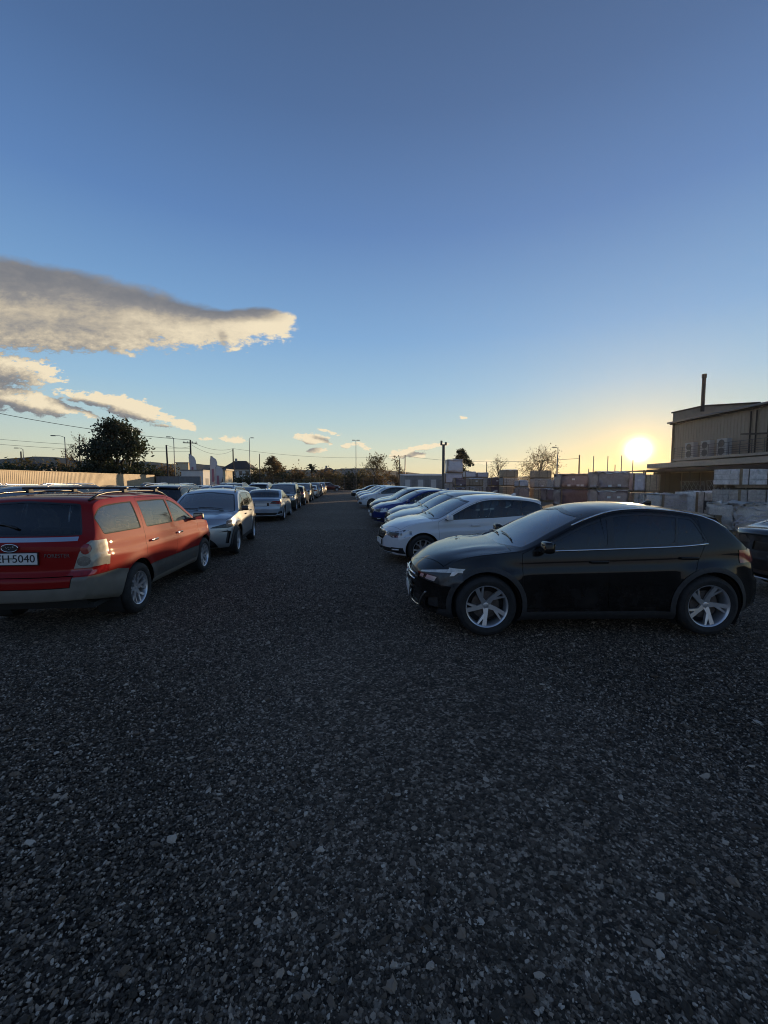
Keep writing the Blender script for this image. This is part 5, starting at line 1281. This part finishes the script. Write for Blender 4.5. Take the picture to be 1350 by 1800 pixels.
# ------------------------------------------------------------------ poles, lamps, wires
def pole(px, yt, dep, label, r=.11, arm=False, lean=0, mat='pole_wood', cat='utility pole', group='utility poles'):
    H = hz(yt, dep); root = thing('utility_pole', label, cat, gbase(px, dep), 0, group); MB().tube([(0, 0, -.2), (lean, 0, H)], [r*1.2, r*.85], 8).build('pole', M[mat], root, smooth=True)
    if arm:
        MB().box((lean, -.1, H-.45), (1.9, .12, .12), rz=.35).build('crossarm', M[mat], root)
        for k in (-.8, -.3, .3, .8): MB().lathe([(0, 0), (.05, .02), (.07, .08), (.04, .14), (.06, .18), (0, .22)], 8, 'Z', (lean+k*math.cos(.35), -.1+k*math.sin(.35), H-.39)).build('insulator', M['wall_white'], root)
    return Vector((gbase(px, dep)[0]+lean, gbase(px, dep)[1], H))
p_a = pole(337, 774, 60, 'utility pole with crossarm behind the hut', .13, True); p_b = pole(411, 789, 80, 'utility pole in front of the dark roofed house', .13)
p_c = pole(457, 798, 84, 'slim utility pole left of the round brown tree', .09); p_d = pole(297, 783, 50, 'dark leaning pole above the grey fence', .11, lean=-.15); p_e = pole(712, 800, 92, 'pale pole beside the twiggy brown tree', .13, mat='pole_grey'); p_f = pole(40, 794, 66, 'short dark pole far left behind the tan fence', .11)
pole(702, 806, 50, 'thin dark post in front of the grey white shed', .06); pole(855, 812, 60, 'thin dark post between the wrapped stacks and the small bare tree', .07)
pole(1017, 800, 52, 'dark post left of the wide brown pallet load', .09, group='posts behind the pallets')
for px, yt, lb in ((1042, 802, 'thin post between the two wide pallet loads'), (1067, 802, 'thin post above the left part of the sunlit brown load'), (1091, 801, 'thin post above the right part of the sunlit brown load'), (1111, 809, 'thin post straight below the sun'), (1080, 817, 'short thick stub post left of the sun'), (1034, 824, 'short stub post above the wide brown load'), (978, 800, 'thin post at the right of the wide half bare tree')):
    pole(px, yt, 50, lb, .055, mat='pole_grey', group='posts behind the pallets')
def lamp(px, yt, dep, label, heads, L=1.3):
    H = hz(yt, dep); root = thing('street_lamp', label, 'street lamp', gbase(px, dep), 0, 'street lamps'); MB().tube([(0, 0, 0), (0, 0, H)], [.09, .05], 8).build('pole', M['pole_grey'], root, smooth=True)
    for hx in heads:
        MB().tube([(0, 0, H-.05), (hx*L*.5, 0, H+.18), (hx*L, 0, H+.2)], .035, 6).build('arm', M['pole_grey'], root); MB().box((hx*(L+.25), 0, H+.18), (.65, .28, .13), taper=.8).build('lamp_head', M['post_metal'], root, bevel=.03)
lamp(308, 771, 62, 'street lamp left of the crossarm utility pole', [-1], .5); lamp(118, 769, 60, 'street lamp with long arm left of the big evergreen', [-1]); lamp(440, 772, 80, 'street lamp above the white house roof', [1], .3); lamp(626, 776, 86, 'tall double headed lamp at the far end of the lane', [-1, 1], .25); lamp(979, 789, 58, 'street lamp over the wide half bare tree', [-1], .3); lamp(44, 790, 70, 'small street lamp far left above the bushes', [-1], .8)
def floodlight():
    dep = 33; H = hz(783, dep); b = gbase(779, dep); root = thing('floodlight_pole', 'dark square pole carrying two floodlights behind the right row', 'floodlight', b); MB().box((0, 0, H/2), (.19, .19, H)).build('pole', M['post_metal'], root, bevel=.02)
    MB().box((0, 0, H+.02), (.5, .08, .08)).build('crossarm', M['post_metal'], root)
    for sx, hh in ((-.19, .34), (.17, .22)): MB().box((sx, -.05, H+.02+hh*.45), (.13, .2, hh), rx=.25).build('floodlight', M['post_metal'], root, bevel=.02)
floodlight()
def wire(a, b, sag, label, r=.016):
    a, b = Vector(a), Vector(b); pts = [a.lerp(b, t/16)-Vector((0, 0, sag*4*(t/16)*(1-t/16))) for t in range(17)]; o = MB().tube(pts, r, 4).build('overhead_wire', M['ink']); tag(o, label, 'wire', 'overhead wires')
far_l = P(-260, 690, 45)
wire(P(-120, 702, 42), p_a, .6, 'thick overhead wire from upper left down to the crossarm pole', .03); wire(P(-120, 760, 55), p_a-Vector((0, 0, 1.2)), .5, 'upper of the two thin wires passing left of the evergreen', .02); wire(P(-120, 770, 56), p_a-Vector((0, 0, 1.7)), .5, 'lower of the two thin wires passing left of the evergreen', .02)
wire(p_a-Vector((0, 0, .2)), p_b, .7, 'wire between the crossarm pole and the pole at the house', .022); wire(p_a-Vector((0, 0, .6)), p_b-Vector((0, 0, .3)), 1.1, 'lower wire between the crossarm pole and the pole at the house', .02); wire(p_b, p_e-Vector((0, 0, .2)), 1.0, 'long wire from the pole at the house to the pale pole', .022); wire(p_e-Vector((0, 0, .2)), P(1017, 806, 52), .8, 'long wire from the pale pole past the floodlights', .022); wire(p_d, p_a-Vector((0, 0, .9)), .3, 'short wire from the leaning pole to the crossarm pole', .018)

# ------------------------------------------------------------------ pallets of building material on the right
def wrap_mat(name, a, b, rough=.3, scale=3):
    m = bpy.data.materials.new(name); m.use_nodes = True; nt = m.node_tree; p = nt.nodes['Principled BSDF']; tc = nt.nodes.new('ShaderNodeTexCoord').outputs['Object']
    n1 = noise(nt, tc, scale, 6, .65, 1.5); n2 = noise(nt, tc, 14, 5, .7, 2); nt.links.new(ramp(nt, n1*.5+n2*.5, [(.35, a), (.65, b)]), p.inputs['Base Color']); p.inputs['Roughness'].default_value = rough; p.inputs['Coat Weight'].default_value = .3; p.inputs['Coat Roughness'].default_value = .25
    bn = nt.nodes.new('ShaderNodeBump'); bn.inputs['Strength'].default_value = .7; bn.inputs['Distance'].default_value = .05; nt.links.new((n1+n2*.4).k, bn.inputs['Height']); nt.links.new(bn.outputs[0], p.inputs['Normal']); MATS[name] = m
wrap_mat('wrap_purple', (.10, .066, .084), (.20, .145, .165)); wrap_mat('wrap_brown', (.25, .18, .17), (.43, .33, .31)); wrap_mat('wrap_white', (.58, .56, .60), (.80, .79, .82)); wrap_mat('wrap_lilac', (.48, .45, .50), (.68, .65, .70)); wrap_mat('wrap_stone', (.34, .31, .29), (.68, .64, .60), scale=7)
pm('block_grey', (.38, .36, .34), .9, noise_amt=.35, nscale=9, bump=.4, bscale=30); pm('block_tan', (.36, .29, .21), .9, noise_amt=.3, nscale=9, bump=.4, bscale=30); pm('block_white', (.64, .62, .60), .9, noise_amt=.3, nscale=7, bump=.5, bscale=26); pm('timber', (.22, .16, .10), .85, noise_amt=.35, nscale=8); pm('sheet', (.74, .73, .72), .6)
def pallet(w, d):
    mb = MB()
    for y in (-.42, 0, .42): mb.box((0, y*d, .055), (w, .1, .09))
    for i in range(7): mb.box((-w/2+w*(i+.5)/7, 0, .115), (w/7*.72, d, .024))
    return mb
def crumple(w, d, h, r, amt=.025):
    bm = bmesh.new(); bmesh.ops.create_cube(bm, size=1); bmesh.ops.scale(bm, vec=(w, d, h), verts=bm.verts); bmesh.ops.bevel(bm, geom=bm.edges[:], offset=.06, segments=2, affect='EDGES', profile=.5); bmesh.ops.subdivide_edges(bm, edges=bm.edges[:], cuts=4, use_grid_fill=True)
    for v in bm.verts: v.co += Vector((r.gauss(0, amt), r.gauss(0, amt), r.gauss(0, amt*.7)))
    me = bpy.data.meshes.new('wrapped_load'); bm.to_mesh(me); bm.free(); shade(me); return me
def load(px0, px1, yt, yb, dep, style, mat, label, ground=False, d=1.1, sheets=0, seed=0, rz=0):
    r = random.Random(seed+int(px0)); a = P(px0, 847, dep); w = (px1-px0)/FPX*dep; z0 = 0 if ground else max(0, hz(yb, dep)); z1 = hz(yt, dep); h = z1-z0-.13
    root = thing('pallet_load', label, 'pallet load', (a.x+w/2, a.y+d/2, z0), rz, 'pallets of building material on the right'); pallet(w, d).build('pallet', M['timber'], root)
    if style == 'wrap': o = link('wrapped_load', crumple(w*.97, d*.97, h, r), root, (0, 0, .13+h/2), M[mat])
    elif style == 'stone':
        o = link('wrapped_load', crumple(w*.97, d*.97, h, r, .04), root, (0, 0, .13+h/2), M[mat])
        for k in range(6):
            z = .13+h*r.uniform(.1, .9); pts = [(-w*.49+w*.98*i/8, -d*.5-.01+r.uniform(-.015, .005), z+r.uniform(-.06, .06)+(i-4)*r.uniform(-.03, .03)) for i in range(9)]; MB().tube(pts, .012, 4).build('wrap_fold', M['wrap_lilac'], root)
    else:
        bw, bh = (.40, .20); nx, nz = max(2, round(w/bw)), max(2, round(h/bh)); ny = max(2, round(d/bw)); mb = MB()
        for k in range(nz):
            for i in range(nx):
                for j in range(ny):
                    if 0 < i < nx-1 and 0 < j < ny-1 and k < nz-1: continue
                    mb.box((-w/2+w*(i+.5)/nx+r.uniform(-.008, .008), -d/2+d*(j+.5)/ny+r.uniform(-.012, .012), .13+h*(k+.5)/nz), (w/nx-.014, d/ny-.014, h/nz-.010))
        o = mb.build('block_stack', M[mat], root); o['kind'] = 'stuff'
        for t in (-.25, .25): MB().box((t*w, -d/2-.016, .13+h/2), (.03, .006, h)).build('strap', M['ink'], root)
    for k in range(sheets): MB().box((-w*.32+w*.64*(k+.5)/sheets+r.uniform(-.06, .06), -d/2-.05, .13+h*r.choice((.12, .15, .6))), (.22, .012, .13), rx=.05).build('label_sheet', M['sheet'], root)
    if r.random() < .42 and style != 'stone':  # white sheets added on some loads to catch the sun as bright spots
        mb = MB(); n = 9; hh = .13+h+.012; v = []
        for j in range(4):
            for i in range(n): v.append((-w*.5+w*i/(n-1), -d*.55+d*.5*j/3, hh+r.uniform(0, .05)-(.16*r.random() if j == 0 else 0)))
        mb.add(v, [(j*n+i, j*n+i+1, j*n+n+i+1, j*n+n+i) for j in range(3) for i in range(n-1)]); mb.build('glint_sheet', M['sheet'], root, fixn=False)
    for t in (-1, 1):
        if r.random() < .45: MB().box((t*w*.47, -d/2-.03, .13+h/2), (.09, .03, h)).build('corner_board', M['timber'], root)
    return root
LOADS = [
 (786, 814, 808, 832, 50, 'wrap', 'wrap_white', 'big white wrapped load topmost beside the floodlight pole', 0, 2), (782, 815, 832.5, 850, 50, 'wrap', 'wrap_lilac', 'pale wrapped load directly under the big white one', 0, 0), (781, 816, 850.5, 870, 50, 'block', 'block_grey', 'grey block pallet at the foot of the big white load', 1, 0),
 (800, 820, 840, 856, 44, 'wrap', 'wrap_purple', 'dark purple load right in front of the big white stack', 0, 1), (800, 820, 856.5, 876, 44, 'wrap', 'wrap_purple', 'dark purple load underneath, in front of the big white stack', 1, 1), (825, 850, 841, 855, 45, 'block', 'block_tan', 'tan block pallet right of the dark purple pair', 0, 1), (825, 850, 855.5, 876, 45, 'block', 'block_grey', 'grey block pallet under the tan blocks', 1, 0),
 (817, 837, 829, 840, 56, 'wrap', 'wrap_white', 'small white load behind, right of the dark green tree', 0, 0), (838, 859, 831, 840, 56, 'wrap', 'wrap_lilac', 'small lilac load left of the small bare tree', 0, 0), (817, 860, 840.5, 868, 56, 'block', 'block_grey', 'long grey block row carrying the small white and lilac loads', 1, 0),
 (863, 886, 840, 855, 43, 'wrap', 'wrap_purple', 'upper dark purple load left of the three high stack', 0, 1), (861, 884, 855.5, 878, 43, 'wrap', 'wrap_purple', 'lower dark purple load left of the three high stack', 1, 1),
 (884, 911, 826, 840, 42, 'block', 'block_tan', 'top pallet of the three high stack right of the small bare tree', 0, 0), (884, 911, 840.5, 855, 42, 'block', 'block_grey', 'middle pallet of the three high stack right of the small bare tree', 0, 0), (884, 911, 855.5, 878, 42, 'block', 'block_tan', 'lowest pallet of the three high stack right of the small bare tree', 1, 0),
 (912, 930, 845, 857, 40, 'wrap', 'wrap_lilac', 'lilac load between the two three high stacks', 0, 1), (912, 932, 857.5, 878, 40, 'wrap', 'wrap_brown', 'brown load under the lilac one between the tall stacks', 1, 0),
 (940, 970, 827, 841.5, 40, 'block', 'block_tan', 'top pallet of the three high stack in front of the half bare tree', 0, 0), (940, 970, 842, 858, 40, 'block', 'block_grey', 'middle pallet of the stack in front of the half bare tree', 0, 1), (940, 970, 858.5, 880, 40, 'block', 'block_tan', 'lowest pallet of the stack in front of the half bare tree', 1, 0),
 (971, 985, 843, 859, 38, 'block', 'block_grey', 'narrow grey block pallet left of the wide brown load', 0, 0), (961, 985, 859.5, 882, 36, 'wrap', 'wrap_purple', 'low dark purple load left of the wide brown load', 1, 0),
 (986, 1040, 833, 860, 29, 'wrap', 'wrap_brown', 'wide brown wrapped load, upper one left of the white sacks', 0, 4), (986, 1040, 860.5, 892, 29, 'wrap', 'wrap_purple', 'wide dark load underneath the upper brown one', 1, 1),
 (1042, 1050, 843, 866, 29, 'wrap', 'wrap_white', 'narrow white sacks squeezed between the two wide loads', 0, 0), (1042, 1050, 866.5, 892, 29, 'block', 'block_tan', 'narrow tan pallet under the white sacks', 1, 0),
 (1051, 1111, 829.5, 861, 25.5, 'wrap', 'wrap_brown', 'large rounded brown wrapped load glowing left below the sun', 0, 2), (1051, 1111, 861.5, 897, 25.5, 'wrap', 'wrap_brown', 'large brown load beneath the rounded glowing one', 1, 2),
 (1113, 1136, 832, 866, 26, 'wrap', 'wrap_lilac', 'lilac wrapped load standing right below the sun', 0, 1), (1137, 1161, 834, 866, 26, 'block', 'block_tan', 'tan block pallet right of the lilac load below the sun', 0, 0), (1113, 1161, 866.5, 896, 26, 'block', 'block_grey', 'long grey block pallet under the lilac and tan loads', 1, 0),
 (1165, 1222, 869, 897, 17.5, 'stone', 'wrap_stone', 'wrapped pale stone load just behind the black crossover roof', 1, 0), (1224, 1289, 865, 900, 17.2, 'block', 'block_white', 'pale block pallet with two dark square openings', 1, 0),
 (1299, 1372, 824, 858, 15.5, 'block', 'block_white', 'upper pale block pallet at the right edge', 0, 1), (1298, 1372, 861, 925, 15.5, 'block', 'block_grey', 'lower grey block pallet at the right edge', 1, 0), (1295, 1385, 886, 940, 13.4, 'stone', 'wrap_stone', 'heap of wrapped stones in front at the right edge', 1, 0), (1248, 1293, 906, 935, 13.8, 'block', 'timber', 'low heap of dark timber boards behind the black crossover tail', 1, 0)]
for i, (a, b, yt, yb, dep, stl, mt, lb, gr, sh_) in enumerate(LOADS): load(a, b, yt, yb, dep, stl, mt, lb, bool(gr), sheets=sh_, seed=i)
for i, px in enumerate((1245, 1272)):
    p = P(px, 888, 16.9); o = MB().box((0, 0, 0), (.40, .05, .38)).build('vent_block', M['roof_dark'], None, (p.x, p.y-.02, p.z)); tag(o, 'left dark square vent block in the pale block pallet' if i == 0 else 'right dark square vent block in the pale block pallet', 'vent block')

# ------------------------------------------------------------------ warehouse at the right
pm('cladding_panel', (.26, .21, .155), .6, noise_amt=.12, nscale=1.5); pm('cladding_light', (.30, .25, .19), .6, noise_amt=.1, nscale=1.5); pm('fascia', (.36, .31, .25), .6, noise_amt=.15, nscale=3); pm('dark_brown', (.045, .035, .028), .8, noise_amt=.3, nscale=2); pm('ac_white', (.42, .41, .40), .5)
def warehouse():
    E0 = P(1177, 847, 48.4); az = rad(6); root = thing('warehouse_building', 'tall panelled warehouse with chimney and balcony right of the sun', 'building', (E0.x, E0.y, 0), math.pi*1.5-az)
    # local x runs along the front towards the viewer, local y points away behind it
    Lf = 24; He = 8.6
    MB().box((Lf/2+.3, 6.2, He/2), (Lf-.6, 12, He)).build('wall', M['cladding_light'], root)
    npan = 20
    pme = corrugated(Lf/npan-.02, He-4.5, .035, .3).mesh('wall_panel', fixn=False); pme.materials.append(M['cladding_light'])
    for i in range(npan): link('wall_panel', pme, root, (i*Lf/npan+.3, .14, 4.4))
    MB().box((Lf/2, 5.6, He+.12), (Lf+.3, 12.3, .16), rx=.02).build('roof', M['roof_grey'], root); MB().box((Lf/2, -.12, He-.08), (Lf+.2, .3, .26)).build('gutter', M['dark_brown'], root)
    # taller block behind
    mb = MB(); W2 = 9.7; c, s_ = math.cos(az), math.sin(az)
    sk = 7.0; f = [(0, 0), (0, W2), (-sk, W2+9), (-sk, 9)]
    zt = [9.75, 10.85, 10.85, 9.75]
    v = [(x, y, 0) for x, y in f]+[(x, y, z) for (x, y), z in zip(f, zt)]+[(-.001, 3.4, 10.5), (-sk, 12.4, 10.5)]
    mb.add(v, [(0, 1, 5, 8, 4), (1, 2, 6, 5), (2, 3, 7, 9, 6), (3, 0, 4, 7), (4, 8, 9, 7), (8, 5, 6, 9)]); mb.build('tall_block', M['cladding_panel'], root)
    mb = MB(); mb.tube([(.12, -.25, 9.75), (.12, 3.4, 10.55), (.12, W2+.2, 10.92)], .09, 5); mb.build('roof_edge', M['dark_brown'], root)
    ch = MB().lathe([(0, -.5), (.19, -.5), (.19, 3.3), (.24, 3.3), (.24, 3.75), (0, 3.75)], 14, 'Z').build('chimney', M['roof_dark'], root, (.1, 3.3, 10.4), smooth=True, angle=40)
    # balcony, rail, cooling units
    zb = 4.25
    MB().box((Lf/2+1.6, -1.0, zb-.12), (Lf-3.2, 2.0, .22)).build('balcony', M['fascia'], root); MB().box((Lf/2+1.2, -2.2, 3.45), (Lf-1.6, 3.6, .5), rx=-.03).build('canopy', M['fascia'], root); MB().box((Lf/2+1.2, -2.4, 2.98), (Lf-1.8, 3.4, .30)).build('canopy_beam', M['dark_brown'], root)
    pme = MB().tube([(0, 0, 0), (0, 0, 1.15)], .03, 6).mesh('rail_post'); pme.materials.append(M['post_metal'])
    for i in range(17): link('rail_post', pme, root, (3.3+i*1.2, -1.92, zb))
    for z in (.22, .42, .62, .82, 1.15): MB().tube([(3.3, -1.92, zb+z), (Lf, -1.92, zb+z)], .022, 5).build('rail', M['post_metal'], root)
    for x in (4.3, 6.5, 8.6):
        u = MB().box((x, -.8, zb+.85), (1.2, .5, 1.65)).build('cooling_unit', M['ac_white'], root, bevel=.03)
        for z in (.45, 1.22): MB().lathe([(.34, 0), (.36, -.04), (.30, -.04), (.28, -.01), (.08, -.01), (.07, -.04), (0, -.04)], 20, 'Y', (x, -1.06, zb+z)).build('fan', M['post_metal'], u)
    windows(root, [(15.5, .06, 6.6), (19, .06, 6.6)], 1.3, 1.5)
    for x in (10.4, 11.0, 12.2, 14.6): MB().tube([(x, .02, zb), (x, .02, He-.4)], .06, 6).build('downpipe', M['dark_brown'], root)
    MB().box((12.4, -.9, zb+1.7), (2.8, .9, .12), ry=.08).build('awning', M['dark_brown'], root)
    for i in range(9): MB().box((.6+i*2.8, -.02, 1.4), (2.5, .12, 2.7)).build('opening_shade', M['dark_brown'], root)  # dark panels colour in the shade of the opening under the canopy
    for i in range(6): MB().tube([(i*3.6+1.2, -3.8, 0), (i*3.6+1.2, -3.8, 3.1)], .08, 6).build('column', M['dark_brown'], root)
    return root
warehouse()
def lean_roof():
    a, b = P(1092, 829, 52), P(1180, 819, 44); d = (b-a); L = math.hypot(d.x, d.y); root = thing('shelter_roof', 'low open shelter with flat roof left of the warehouse', 'shelter', (a.x, a.y, 0), math.atan2(d.y, d.x)); MB().box((L/2, 2.2, a.z), (L, 4.6, .12)).build('roof', M['fascia'], root)
    for x in (.4, L/2, L-.4):
        for y in (.2, 4.2): MB().tube([(x, y, 0), (x, y, a.z)], .07, 6).build('column', M['dark_brown'], root)
    MB().box((L/2, 4.4, a.z/2), (L, .08, a.z-.2)).build('back_wall', M['dark_brown'], root)
lean_roof()
def mesh_panels():
    for i, (px0, px1, y0, y1, dep, lb) in enumerate([(1205, 1250, 846, 868, 22, 'leaning steel mesh panel above the wrapped pale stones'), (1252, 1296, 845, 866, 21, 'leaning steel mesh panel left of the upper pale block pallet')]):
        a, b = P(px0, 847, dep), P(px1, 847, dep); w = b.x-a.x; H = hz(y0, dep); root = thing('mesh_panel', lb, 'mesh panel', (a.x, a.y, 0), 0, 'steel mesh panels'); mb = MB()
        for k in range(-5, 12):
            for sg in (1, -1):
                x0 = k*.25; p, q = (x0, 0), (x0+sg*H*.6, H); pts = clip([p, q], (0, 0), (1, 0)) if False else [p, q]
                t0, t1 = 0, 1
                ps = [(p[0]+(q[0]-p[0])*t/8, H*t/8) for t in range(9)]; ps = [c for c in ps if 0 <= c[0] <= w]
                if len(ps) > 1: mb.tube([(c[0], .1+c[1]*.12, c[1]) for c in ps], .012, 4)
        mb.tube([(0, .1, .02), (0, .1+H*.12, H), (w, .1+H*.12, H), (w, .1, .02)], .018, 5); mb.build('mesh', M['pole_grey'], root)
mesh_panels()

# ------------------------------------------------------------------ evening air
def haze():
    m = bpy.data.materials.new('haze'); m.use_nodes = True; nt = m.node_tree; nt.nodes.remove(nt.nodes['Principled BSDF'])
    v = nt.nodes.new('ShaderNodeVolumePrincipled'); v.inputs['Color'].default_value = (.95, .93, .9, 1); v.inputs['Density'].default_value = HAZE; v.inputs['Anisotropy'].default_value = .72
    nt.links.new(v.outputs[0], nt.nodes['Material Output'].inputs['Volume'])
    o = MB().box((0, 150, 14.2), (1500, 960, 33.4)).build('haze', m); o['kind'] = 'stuff'
HAZE = .00010
haze()
